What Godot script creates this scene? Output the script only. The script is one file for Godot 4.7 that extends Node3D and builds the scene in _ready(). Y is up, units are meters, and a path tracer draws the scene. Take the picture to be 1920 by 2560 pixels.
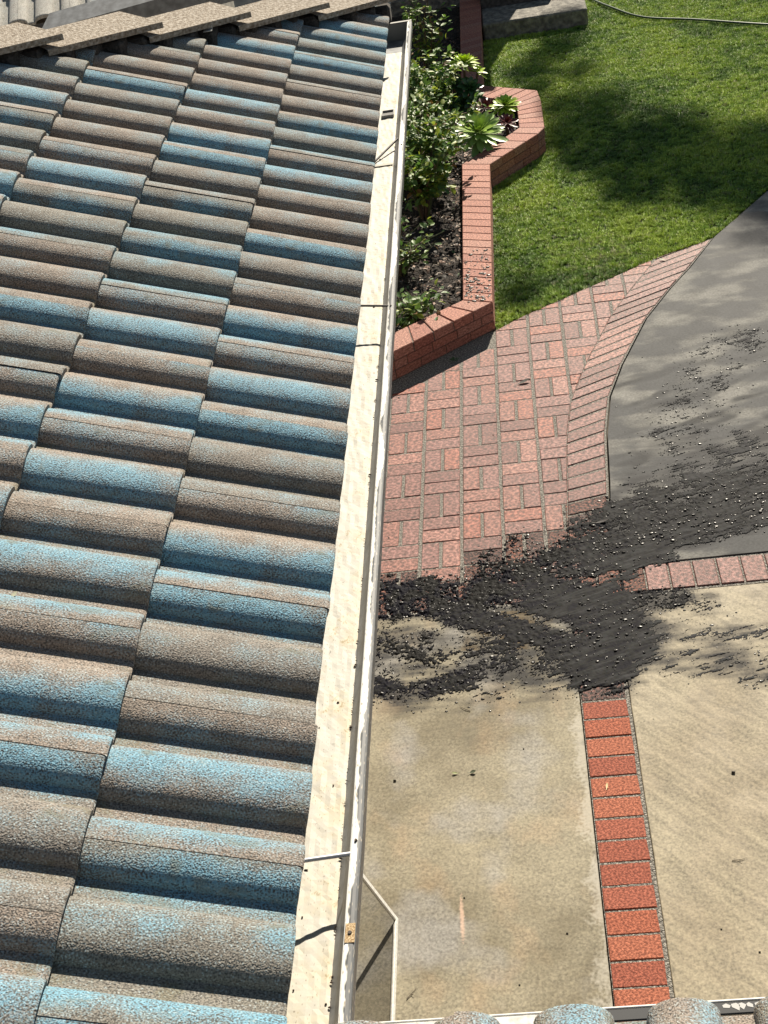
extends Node3D
# Metres, y up. x = 0 is the eave line of the tiled roof, z runs along it towards the photographer.

var rng := RandomNumberGenerator.new()
var used := {}

# ---------------------------------------------------------------- mesh builder
class MB:
	var v := PackedVector3Array()
	var n := PackedVector3Array()
	var u := PackedVector2Array()
	var c := PackedColorArray()
	func vert(p: Vector3, nn: Vector3, uv: Vector2, col: Color) -> void:
		v.append(p); n.append(nn); u.append(uv); c.append(col)
	# smooth triangle: normals given per corner, wound so that it faces them
	func tri(p0: Vector3, p1: Vector3, p2: Vector3, n0: Vector3, n1: Vector3, n2: Vector3, u0 := Vector2.ZERO, u1 := Vector2.ZERO, u2 := Vector2.ZERO, col := Color.WHITE) -> void:
		var g := (p1 - p0).cross(p2 - p0)
		vert(p0, n0, u0, col)
		if g.dot(n0 + n1 + n2) > 0.0:
			vert(p2, n2, u2, col); vert(p1, n1, u1, col)
		else:
			vert(p1, n1, u1, col); vert(p2, n2, u2, col)
	func flat(p0: Vector3, p1: Vector3, p2: Vector3, away: Vector3, u0 := Vector2.ZERO, u1 := Vector2.ZERO, u2 := Vector2.ZERO, col := Color.WHITE) -> void:
		var g := (p1 - p0).cross(p2 - p0)
		if g.length_squared() < 1e-16: return
		g = g.normalized()
		if g.dot(away) < 0.0: g = -g
		tri(p0, p1, p2, g, g, g, u0, u1, u2, col)
	func quad(p0: Vector3, p1: Vector3, p2: Vector3, p3: Vector3, away: Vector3, col := Color.WHITE) -> void:
		flat(p0, p1, p2, away, Vector2(0, 0), Vector2(1, 0), Vector2(1, 1), col)
		flat(p0, p2, p3, away, Vector2(0, 0), Vector2(1, 1), Vector2(0, 1), col)
	func quads(p0: Vector3, p1: Vector3, p2: Vector3, p3: Vector3, n0: Vector3, n1: Vector3, n2: Vector3, n3: Vector3, u0: Vector2, u1: Vector2, u2: Vector2, u3: Vector2, col := Color.WHITE) -> void:
		tri(p0, p1, p2, n0, n1, n2, u0, u1, u2, col)
		tri(p0, p2, p3, n0, n2, n3, u0, u2, u3, col)
	# box with chamfered edges
	func box(a: Vector3, b: Vector3, ch := 0.0, xf := Transform3D.IDENTITY, col := Color.WHITE) -> void:
		var lo := Vector3(minf(a.x, b.x), minf(a.y, b.y), minf(a.z, b.z))
		var hi := Vector3(maxf(a.x, b.x), maxf(a.y, b.y), maxf(a.z, b.z))
		var mid := (lo + hi) * 0.5
		var h := (hi - lo) * 0.5
		var q := func(x: float, y: float, z: float) -> Vector3: return xf * (mid + Vector3(x, y, z))
		for ax in 3:
			for s in [-1.0, 1.0]:
				var pts := []
				for k in [[-1, -1], [1, -1], [1, 1], [-1, 1]]:
					var p := Vector3.ZERO
					p[ax] = s * h[ax]
					p[(ax + 1) % 3] = k[0] * (h[(ax + 1) % 3] - ch)
					p[(ax + 2) % 3] = k[1] * (h[(ax + 2) % 3] - ch)
					pts.append(xf * (mid + p))
				var nn := Vector3.ZERO
				nn[ax] = s
				quad(pts[0], pts[1], pts[2], pts[3], xf.basis * nn, col)
		if ch <= 0.0: return
		for ax in 3:
			var b1 := (ax + 1) % 3
			var b2 := (ax + 2) % 3
			for s1 in [-1.0, 1.0]:
				for s2 in [-1.0, 1.0]:
					var p := []
					for k in [[1, 0, -1], [1, 0, 1], [0, 1, 1], [0, 1, -1]]:
						var w := Vector3.ZERO
						w[ax] = k[2] * (h[ax] - ch)
						w[b1] = s1 * (h[b1] - (0.0 if k[0] == 1 else ch))
						w[b2] = s2 * (h[b2] - (0.0 if k[1] == 1 else ch))
						p.append(xf * (mid + w))
					var nn := Vector3.ZERO
					nn[b1] = s1
					nn[b2] = s2
					quad(p[0], p[1], p[2], p[3], xf.basis * nn, col)
		for s0 in [-1.0, 1.0]:
			for s1 in [-1.0, 1.0]:
				for s2 in [-1.0, 1.0]:
					flat(q.call(s0 * h.x, s1 * (h.y - ch), s2 * (h.z - ch)), q.call(s0 * (h.x - ch), s1 * h.y, s2 * (h.z - ch)), q.call(s0 * (h.x - ch), s1 * (h.y - ch), s2 * h.z), xf.basis * Vector3(s0, s1, s2), Vector2.ZERO, Vector2.ZERO, Vector2.ZERO, col)
	# round tube along points
	func tube(pts: Array, rad: Array, seg := 6, col := Color.WHITE, cap := true) -> void:
		var rings := []
		var side := Vector3.UP
		for i in pts.size():
			var d: Vector3
			if i == 0: d = pts[1] - pts[0]
			elif i == pts.size() - 1: d = pts[i] - pts[i - 1]
			else: d = pts[i + 1] - pts[i - 1]
			d = d.normalized()
			if absf(d.dot(side)) > 0.95: side = Vector3.RIGHT if absf(d.x) < 0.9 else Vector3.BACK
			var e1 := d.cross(side).normalized()
			var e2 := d.cross(e1)
			var ring := []
			for k in seg:
				var t := TAU * k / seg
				ring.append(e1 * cos(t) + e2 * sin(t))
			rings.append(ring)
		for i in pts.size() - 1:
			for k in seg:
				var m := (k + 1) % seg
				var a0: Vector3 = rings[i][k]
				var a1: Vector3 = rings[i][m]
				var b0: Vector3 = rings[i + 1][k]
				var b1: Vector3 = rings[i + 1][m]
				quads(pts[i] + a0 * rad[i], pts[i] + a1 * rad[i], pts[i + 1] + b1 * rad[i + 1], pts[i + 1] + b0 * rad[i + 1], a0, a1, b1, b0, Vector2(float(k) / seg, i), Vector2(float(k + 1) / seg, i), Vector2(float(k + 1) / seg, i + 1), Vector2(float(k) / seg, i + 1), col)
		if cap:
			for e in [0, pts.size() - 1]:
				var d2: Vector3 = (pts[0] - pts[1]) if e == 0 else (pts[e] - pts[e - 1])
				for k in range(1, seg - 1):
					flat(pts[e] + rings[e][0] * rad[e], pts[e] + rings[e][k] * rad[e], pts[e] + rings[e][k + 1] * rad[e], d2, Vector2.ZERO, Vector2.ZERO, Vector2.ZERO, col)
	# upright prism over a polygon (x, z) with a chamfered top edge; uv = x, z mapped by rect
	func prism(poly: PackedVector2Array, y0: float, y1: float, ch: float, uvr := Rect2(0, 0, 1, 1), bottom := false) -> void:
		var p := poly
		if Geometry2D.is_polygon_clockwise(p):
			p = p.duplicate(); p.reverse()
		var inner := p
		if ch > 0.0:
			var off := Geometry2D.offset_polygon(p, -ch)
			if off.size() == 1 and off[0].size() == p.size():
				# match the order of the points
				var o: PackedVector2Array = off[0]
				if Geometry2D.is_polygon_clockwise(o): o.reverse()
				var best := 0
				var bd := 1e9
				for k in o.size():
					var dd := o[k].distance_squared_to(p[0])
					if dd < bd: bd = dd; best = k
				inner = PackedVector2Array()
				for k in o.size(): inner.append(o[(best + k) % o.size()])
			else:
				ch = 0.0
		var uv := func(q: Vector2) -> Vector2: return Vector2((q.x - uvr.position.x) / uvr.size.x, (q.y - uvr.position.y) / uvr.size.y)
		var t := Geometry2D.triangulate_polygon(inner)
		for i in range(0, t.size(), 3):
			var a := inner[t[i]]
			var b := inner[t[i + 1]]
			var c2 := inner[t[i + 2]]
			flat(Vector3(a.x, y1, a.y), Vector3(b.x, y1, b.y), Vector3(c2.x, y1, c2.y), Vector3.UP, uv.call(a), uv.call(b), uv.call(c2))
		for i in p.size():
			var j := (i + 1) % p.size()
			var a := p[i]
			var b := p[j]
			var e := b - a
			var out := Vector3(e.y, 0, -e.x)
			var mid := Vector2.ZERO
			if Geometry2D.is_point_in_polygon((a + b) * 0.5 + Vector2(out.x, out.z).normalized() * 0.0005, p): out = -out
			var ua: Vector2 = uv.call(a)
			var ub: Vector2 = uv.call(b)
			flat(Vector3(a.x, y1 - ch, a.y), Vector3(b.x, y1 - ch, b.y), Vector3(b.x, y0, b.y), out, ua, ub, ub)
			flat(Vector3(a.x, y1 - ch, a.y), Vector3(b.x, y0, b.y), Vector3(a.x, y0, a.y), out, ua, ub, ua)
			if ch > 0.0:
				var ia := inner[i]
				var ib := inner[j]
				var w := out.normalized() + Vector3.UP
				flat(Vector3(a.x, y1 - ch, a.y), Vector3(b.x, y1 - ch, b.y), Vector3(ib.x, y1, ib.y), w, ua, ub, ub)
				flat(Vector3(a.x, y1 - ch, a.y), Vector3(ib.x, y1, ib.y), Vector3(ia.x, y1, ia.y), w, ua, ub, ua)
	# keep the side of a plane where nrm.dot(p) <= d
	func clip(nrm: Vector3, d: float) -> void:
		var m := MB.new()
		for i in range(0, v.size(), 3):
			var s := [nrm.dot(v[i]) - d, nrm.dot(v[i + 1]) - d, nrm.dot(v[i + 2]) - d]
			var pv := []
			for k in 3:
				var a := i + k
				var b := i + (k + 1) % 3
				var sa: float = s[k]
				var sb: float = s[(k + 1) % 3]
				if sa <= 0.0: pv.append([v[a], n[a], u[a]])
				if (sa <= 0.0) != (sb <= 0.0):
					var t := sa / (sa - sb)
					pv.append([v[a].lerp(v[b], t), n[a].lerp(n[b], t), u[a].lerp(u[b], t)])
			for k in range(1, pv.size() - 1):
				for q in [pv[0], pv[k], pv[k + 1]]: m.vert(q[0], q[1], q[2], c[i])
		v = m.v; n = m.n; u = m.u; c = m.c
	func done() -> ArrayMesh:
		var m := ArrayMesh.new()
		var a := []
		a.resize(Mesh.ARRAY_MAX)
		a[Mesh.ARRAY_VERTEX] = v
		a[Mesh.ARRAY_NORMAL] = n
		a[Mesh.ARRAY_TEX_UV] = u
		a[Mesh.ARRAY_COLOR] = c
		m.add_surface_from_arrays(Mesh.PRIMITIVE_TRIANGLES, a)
		return m

# ---------------------------------------------------------------- nodes
func numbered(called: String) -> String:
	if not used.has(called):
		used[called] = 0
		return called
	used[called] += 1
	return "%s_%03d" % [called, used[called]]

func mi(called: String, m: Mesh, mat: Material, parent: Node3D = null, at := Vector3.ZERO) -> MeshInstance3D:
	var o := MeshInstance3D.new()
	o.mesh = m
	o.material_override = mat
	o.position = at
	if parent == null:
		o.name = numbered(called)
		add_child(o, true)
	else:
		o.name = called
		parent.add_child(o, true)
	return o

func tag(o: Node, label: String, category: String, group := "") -> void:
	o.set_meta("label", label)
	o.set_meta("category", category)
	if group != "": o.set_meta("group", group)

func thing(called: String, label: String, category: String, at := Vector3.ZERO, group := "") -> Node3D:
	var o := Node3D.new()
	o.name = numbered(called)
	o.position = at
	add_child(o, true)
	tag(o, label, category, group)
	return o

func structure(o: Node) -> Node:
	o.set_meta("kind", "structure")
	return o

func noise(s: int, f: float, oct := 3, type := FastNoiseLite.TYPE_SIMPLEX_SMOOTH) -> FastNoiseLite:
	var q := FastNoiseLite.new()
	q.seed = s
	q.frequency = f
	q.noise_type = type
	q.fractal_octaves = oct
	if oct <= 1: q.fractal_type = FastNoiseLite.FRACTAL_NONE
	return q

func lin(r: float, g: float, b: float) -> Color:
	return Color(r, g, b).linear_to_srgb()

func mat(col: Color, rough := 0.8, metal := 0.0) -> StandardMaterial3D:
	var m := StandardMaterial3D.new()
	m.albedo_color = col
	m.roughness = rough
	m.metallic = metal
	return m

var tex_cache := {}
# noise colour texture that multiplies a base colour: ramp from dark to light
func mottle(s: int, f: float, lo: Color, hi: Color, oct := 4, size := 256) -> NoiseTexture2D:
	var t := NoiseTexture2D.new()
	t.width = size
	t.height = size
	t.seamless = true
	t.generate_mipmaps = false
	t.noise = noise(s, f, oct)
	var g := Gradient.new()
	g.offsets = PackedFloat32Array([0.15, 0.85])
	g.colors = PackedColorArray([lo, hi])
	t.color_ramp = g
	return t

func bumpy(s: int, f: float, strength: float, oct := 4, size := 256) -> NoiseTexture2D:
	var t := NoiseTexture2D.new()
	t.width = size
	t.height = size
	t.seamless = true
	t.noise = noise(s, f, oct)
	t.as_normal_map = true
	t.bump_strength = strength
	return t

func tri_mat(col: Color, rough: float, tex: Texture2D, nrm: Texture2D, per_metre: float, nscale := 0.6) -> StandardMaterial3D:
	var m := mat(col, rough)
	m.albedo_texture = tex
	m.uv1_triplanar = true
	m.uv1_world_triplanar = true
	m.uv1_scale = Vector3.ONE * per_metre
	if nrm != null:
		m.normal_enabled = true
		m.normal_texture = nrm
		m.normal_scale = nscale
	return m

# ---------------------------------------------------------------- measured place
const ROOF_H := 2.6
const PITCH := 0.3865
const COURSE := 0.3507
const ROLL := 0.16577
const ROLL_Z := 1.2508
const ROLL_W := 0.119
const ROLL_UP := 0.037
const UNIT := 0.22
const SUN := Vector3(0.202, 0.612, -0.765)
const HIP_A := Vector3(0.0268, 2.659, 1.079)
const HIP_D := Vector3(-0.605, 0.0, 0.796)
const HIP_OUT := Vector3(-0.796, 0.0, -0.605)

func path_point(i: float, j: float) -> Vector2:
	return Vector2(-0.4433 + i * UNIT - j * UNIT * 0.0086, j * UNIT + i * UNIT * 0.0086)

func _ready() -> void:
	rng.seed = 4711
	make_light()
	make_ground()
	make_house()
	make_far_buildings()
	make_paving()
	make_planter()
	make_lawn()
	make_mud()
	make_plants()
	make_screen()
	make_hose()
	make_debris()
	make_tree()

func make_light() -> void:
	var cam := Camera3D.new()
	cam.name = "camera"
	var r := Vector3(0.98635638, -0.16086671, -0.03497132)
	var d := Vector3(-0.10900979, -0.79741774, 0.59349963)
	var f := Vector3(-0.12336108, -0.58158993, -0.80407412)
	cam.transform = Transform3D(Basis(r, -d, -f).orthonormalized(), Vector3(0.493585, 4.423148, 7.334454))
	cam.fov = 40.766
	cam.near = 0.05
	cam.far = 400.0
	add_child(cam)
	cam.current = true
	var we := WorldEnvironment.new()
	we.name = "world_environment"
	var e := Environment.new()
	e.background_mode = Environment.BG_SKY
	var sky := Sky.new()
	var sm := ProceduralSkyMaterial.new()
	sm.sky_top_color = Color(0.45, 0.53, 0.62)
	sm.sky_horizon_color = Color(0.74, 0.78, 0.82)
	sm.sky_curve = 0.18
	sm.ground_bottom_color = Color(0.25, 0.24, 0.22)
	sm.ground_horizon_color = Color(0.55, 0.56, 0.56)
	sm.sun_angle_max = 2.0
	sky.sky_material = sm
	e.sky = sky
	e.background_energy_multiplier = 0.36
	e.tonemap_mode = Environment.TONE_MAPPER_LINEAR
	e.tonemap_exposure = 2.0
	e.sdfgi_enabled = true
	e.ssao_enabled = true
	e.ssil_enabled = true
	we.environment = e
	add_child(we)
	var sun := DirectionalLight3D.new()
	sun.name = "sun"
	sun.light_energy = 1.6
	sun.light_color = Color(1.0, 0.955, 0.88)
	sun.light_angular_distance = 0.55
	sun.shadow_enabled = true
	sun.look_at_from_position(SUN * 30.0, Vector3.ZERO, Vector3.UP)
	add_child(sun)

# ---------------------------------------------------------------- ground
func make_ground() -> void:
	var b := MB.new()
	b.quad(Vector3(-60, -0.035, -60), Vector3(60, -0.035, -60), Vector3(60, -0.035, 60), Vector3(-60, -0.035, 60), Vector3.UP)
	structure(mi("ground", b.done(), tri_mat(lin(0.09, 0.075, 0.055), 0.95, mottle(3, 0.02, Color(0.55, 0.55, 0.55), Color(1, 1, 1)), null, 0.7)))

# ---------------------------------------------------------------- roof tiles
var tile_profile := []

func prof_at(u: float) -> Vector2:   # (height, slope) of the roof profile; one roll per ROLL
	var w := ROLL_W
	var q := fposmod(u, ROLL)
	if q >= w: return Vector2(0, 0)
	var x := (q - w * 0.5) / (w * 0.5)
	var s := sqrt(maxf(0.0, 1.0 - x * x))
	var h := ROLL_UP * pow(s, 0.78)
	return Vector2(h, 0)

# arc length along the profile, so that the grain does not stretch on the flanks
var arc_u := PackedFloat32Array()
var arc_s := PackedFloat32Array()
func make_arc() -> void:
	var s := 0.0
	var last := Vector2(0.068, prof_at(0.068).x)
	for i in 1001:
		var u := 0.068 + 2.0 * ROLL * i / 1000.0
		var p := Vector2(u, prof_at(u).x)
		s += p.distance_to(last)
		last = p
		arc_u.append(u)
		arc_s.append(s)
	for i in 1001: arc_s[i] /= s

func arc_of(u: float) -> float:
	return arc_s[clampi(int(round((u - 0.068) / (2.0 * ROLL) * 1000.0)), 0, 1000)]

func tile_samples(u0: float, u1: float) -> PackedFloat32Array:
	var out := PackedFloat32Array([u0])
	var w := ROLL_W
	for k in range(-1, 4):
		for t in 17:
			var q := k * ROLL + w * 0.5 - w * 0.5 * cos(PI * t / 16.0)
			if q > u0 + 0.0012 and q < u1 - 0.0012: out.append(q)
		var e := k * ROLL + w + 0.0015
		if e > u0 + 0.001 and e < u1 - 0.001: out.append(e)
	out.append(u1)
	out.sort()
	return out

# a double-roll tile: local x = up the slope, y = out of the roof, z = across; the origin is the pan at the nose
func tile_mesh(length: float, us := 0.068) -> MB:
	var b := MB.new()
	var thick := 0.021
	var u0 := us
	var u1 := us + 2.0 * ROLL - 0.0016
	var s := tile_samples(u0, u1)
	var pts := []
	for q in s: pts.append(Vector2(q, prof_at(q).x))
	var nn := []
	for i in pts.size():
		var a: Vector2 = pts[maxi(0, i - 1)]
		var c: Vector2 = pts[mini(pts.size() - 1, i + 1)]
		var t := (c - a).normalized()
		nn.append(Vector3(0, t.x, -t.y))
	var rows := [[0.0, -0.0045], [0.003, -0.0012], [0.009, 0.0], [length * 0.5, 0.0], [length, 0.0]]
	for r in rows.size() - 1:
		for i in pts.size() - 1:
			var p := []
			var m := []
			var w := []
			for k in [[r, i], [r + 1, i], [r + 1, i + 1], [r, i + 1]]:
				var q: Vector2 = pts[k[1]]
				p.append(Vector3(rows[k[0]][0], q.y + rows[k[0]][1], q.x))
				var nrm: Vector3 = nn[k[1]]
				if k[0] == 0: nrm = (nrm + Vector3(-1.2, 0, 0)).normalized()
				elif k[0] == 1: nrm = (nrm + Vector3(-0.5, 0, 0)).normalized()
				m.append(nrm)
				w.append(Vector2(arc_of(q.x), rows[k[0]][0] / 0.43))
			b.quads(p[0], p[1], p[2], p[3], m[0], m[1], m[2], m[3], w[0], w[1], w[2], w[3])
	# the nose and the underside just behind it
	for i in pts.size() - 1:
		var a: Vector2 = pts[i]
		var c: Vector2 = pts[i + 1]
		var ua := Vector2((a.x - u0) / (2.0 * ROLL), 0.01)
		var uc := Vector2((c.x - u0) / (2.0 * ROLL), 0.01)
		var ta := Vector3(0, a.y - 0.0045, a.x)
		var tc := Vector3(0, c.y - 0.0045, c.x)
		var da := Vector3(0.002, a.y * 0.86 - thick, a.x)
		var dc := Vector3(0.002, c.y * 0.86 - thick, c.x)
		b.flat(ta, tc, dc, Vector3.LEFT, ua, uc, uc)
		b.flat(ta, dc, da, Vector3.LEFT, ua, uc, ua)
		var ea := da + Vector3(length - 0.003, 0.006, 0)
		var ec := dc + Vector3(length - 0.003, 0.006, 0)
		b.flat(da, dc, ec, Vector3.DOWN, ua, uc, uc)
		b.flat(da, ec, ea, Vector3.DOWN, ua, uc, ua)
	# side edges of the lap
	for e in [[0, -1.0], [pts.size() - 1, 1.0]]:
		var q: Vector2 = pts[e[0]]
		var z: float = q.x
		b.quad(Vector3(0.001, q.y - 0.004, z), Vector3(length, q.y, z), Vector3(length, q.y - 0.016, z), Vector3(0.001, q.y - 0.02, z), Vector3(0, 0, e[1]))
	return b

var tile_mats: Array = []

func tile_image(s: int, kind: int, blues: Array) -> ImageTexture:
	var w := 216
	var h := 224
	var im := Image.create(w, h, false, Image.FORMAT_RGB8)
	var ng := noise(s, 0.40, 2)
	var nl := noise(s + 1, 0.012, 3)
	var nm := noise(s + 2, 0.045, 3)
	var nf := noise(s + 3, 0.45, 1)
	var r := RandomNumberGenerator.new()
	r.seed = s
	var bases := [Color(0.218, 0.182, 0.152), Color(0.195, 0.175, 0.152), Color(0.245, 0.205, 0.172), Color(0.185, 0.172, 0.148), Color(0.40, 0.385, 0.35)]
	var base: Color = bases[4 if kind == 99 else kind % 4]
	var blue := Color(0.120, 0.300, 0.410)
	var pale := Color(0.40, 0.455, 0.46)
	var olive := Color(0.105, 0.092, 0.045)
	var dark := Color(0.045, 0.042, 0.038)
	for x in w:
		# which roll this column belongs to (0..2) and where on it
		var u := arc_u[clampi(arc_s.bsearch((x + 0.5) / w), 0, 1000)]
		var roll := int(floor(u / ROLL))
		var q := fposmod(u, ROLL) / ROLL
		var bl: Array = blues[mini(roll, 2)]
		var bamp: float = bl[0]
		var bpos: float = bl[1]
		var bwid: float = bl[2]
		var dq := absf(q - bpos)
		dq = minf(dq, 1.0 - dq)
		var band := bamp * exp(-pow(dq / bwid, 2.0))
		for y in h:
			var g := ng.get_noise_2d(x, y)
			var f := nf.get_noise_2d(x, y)
			var l := nl.get_noise_2d(x, y * 0.7)
			var m := nm.get_noise_2d(x, y * 0.6)
			var c := base * (1.0 + 0.55 * g + 0.35 * f + 0.25 * l)
			# sprayed blue pigment, worn down to the sand in specks
			var bm := band * (0.95 + 0.8 * l) - 0.28 + 0.46 * g + 0.40 * f + 0.22 * m + 0.30 * nl.get_noise_2d(x * 0.5 + 700, y)
			bm = clampf(bm * 1.35, 0.0, 0.80)
			c = c.lerp(blue * (1.0 + 0.4 * f + 0.3 * g), bm)
			# pale lichen specks
			var pm := clampf((f * 0.7 + g * 0.7 + m * 0.5 - 0.52) * 3.0, 0.0, 0.75)
			c = c.lerp(pale, pm)
			# moss and dirt patches, mostly where water lingers: the pans and the nose
			var wet := 0.34 if q > 0.72 or q < 0.04 else 0.03
			var om := clampf((m * 0.9 + l * 0.7 + g * 0.35 - 0.44 + wet + (0.10 if y < 26 else 0.0)) * 3.0, 0.0, 0.8)
			c = c.lerp(olive, om * (0.5 + 0.5 * nl.get_noise_2d(x + 300, y)))
			var dm := clampf((-g * 0.85 - f * 0.7 - m * 0.45 - 0.24) * 2.6, 0.0, 0.85)
			c = c.lerp(dark, dm)
			c.r = clampf(c.r, 0.0, 1.0); c.g = clampf(c.g, 0.0, 1.0); c.b = clampf(c.b, 0.0, 1.0); c.a = 1.0
			im.set_pixel(x, y, c.linear_to_srgb())
	return ImageTexture.create_from_image(im)

func make_tile_mats() -> void:
	make_arc()
	var nrm := bumpy(77, 0.42, 8.0, 2, 256)
	# per tile: the two rolls (second entry serves the pan and next flank): amount, place on the roll, width
	var recipes := [
		[[0.35, 0.75, 0.25], [0.95, 0.32, 0.30], [0.6, 0.1, 0.25]],
		[[0.95, 0.62, 0.26], [0.30, 0.35, 0.2], [0.35, 0.2, 0.2]],
		[[0.45, 0.5, 0.3], [0.85, 0.50, 0.36], [0.4, 0.1, 0.25]],
		[[0.80, 0.70, 0.30], [0.50, 0.3, 0.25], [0.85, 0.1, 0.25]],
		[[0.10, 0.5, 0.2], [0.25, 0.35, 0.2], [0.1, 0.3, 0.2]],
		[[0.95, 0.45, 0.36], [0.50, 0.60, 0.3], [0.4, 0.2, 0.2]],
		[[0.50, 0.35, 0.25], [1.0, 0.62, 0.32], [0.8, 0.1, 0.2]],
		[[0.60, 0.72, 0.25], [0.15, 0.5, 0.2], [0.7, 0.15, 0.25]],
	]
	for i in 8:
		var m := StandardMaterial3D.new()
		m.albedo_texture = tile_image(100 + i * 17, i, recipes[i])
		m.roughness = 0.88
		m.normal_enabled = true
		m.normal_texture = nrm
		m.normal_scale = 0.26
		m.uv1_scale = Vector3.ONE
		tile_mats.append(m)

func tile_basis(drop: float) -> Basis:
	# local x up the slope, y out, z along the eave, for the roof that falls towards +x
	var a := PITCH - drop
	var up := Vector3(-cos(a), sin(a), 0)
	var out := Vector3(sin(a), cos(a), 0)
	return Basis(up, out, Vector3(0, 0, 1))

func make_house() -> void:
	make_tile_mats()
	var stucco := tri_mat(lin(0.55, 0.50, 0.42), 0.95, mottle(11, 0.03, Color(0.82, 0.82, 0.82), Color(1, 1, 1)), bumpy(12, 0.1, 1.5), 1.2, 0.3)
	var trim := tri_mat(lin(0.55, 0.53, 0.49), 0.7, mottle(13, 0.03, Color(0.8, 0.8, 0.8), Color(1, 1, 1)), null, 1.0)
	var house := thing("house", "low house with weathered brown and blue barrel tile roof and white gutters", "house", Vector3(-0.7, 0, 3.5))
	var o := -house.position
	var b := MB.new()
	b.box(Vector3(-0.90, -0.03, 1.65), Vector3(-0.70, 2.40, 6.95))
	mi("wall", b.done(), stucco, house, o)
	b = MB.new()
	b.box(Vector3(-0.70, -0.03, 6.75), Vector3(4.0, 2.40, 6.95))
	mi("wall", b.done(), stucco, house, o)
	b = MB.new()
	b.box(Vector3(-4.0, -0.03, 1.65), Vector3(-0.90, 2.40, 1.85))
	mi("wall", b.done(), stucco, house, o)
	b = MB.new()
	b.box(Vector3(-0.085, 2.385, 0.93), Vector3(-0.063, 2.545, 6.19), 0.002)
	mi("fascia", b.done(), trim, house, o)
	b = MB.new()
	b.box(Vector3(-0.06, 2.385, 6.19), Vector3(4.0, 2.545, 6.212), 0.002)
	mi("fascia", b.done(), trim, house, o)
	b = MB.new()
	b.box(Vector3(-0.90, 2.40, 0.95), Vector3(-0.087, 2.412, 6.75))
	mi("soffit", b.done(), trim, house, o)
	b = MB.new()
	b.box(Vector3(-0.085, 2.40, 6.215), Vector3(4.0, 2.412, 6.75))
	mi("soffit", b.done(), trim, house, o)
	make_left_roof(house, o)
	make_near_roof(house, o)
	make_left_gutter(house, o)
	make_near_gutter(house, o)

func hip_plane() -> Array:
	var p := HIP_A + HIP_OUT * 0.165
	return [HIP_OUT, HIP_OUT.dot(p)]

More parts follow.
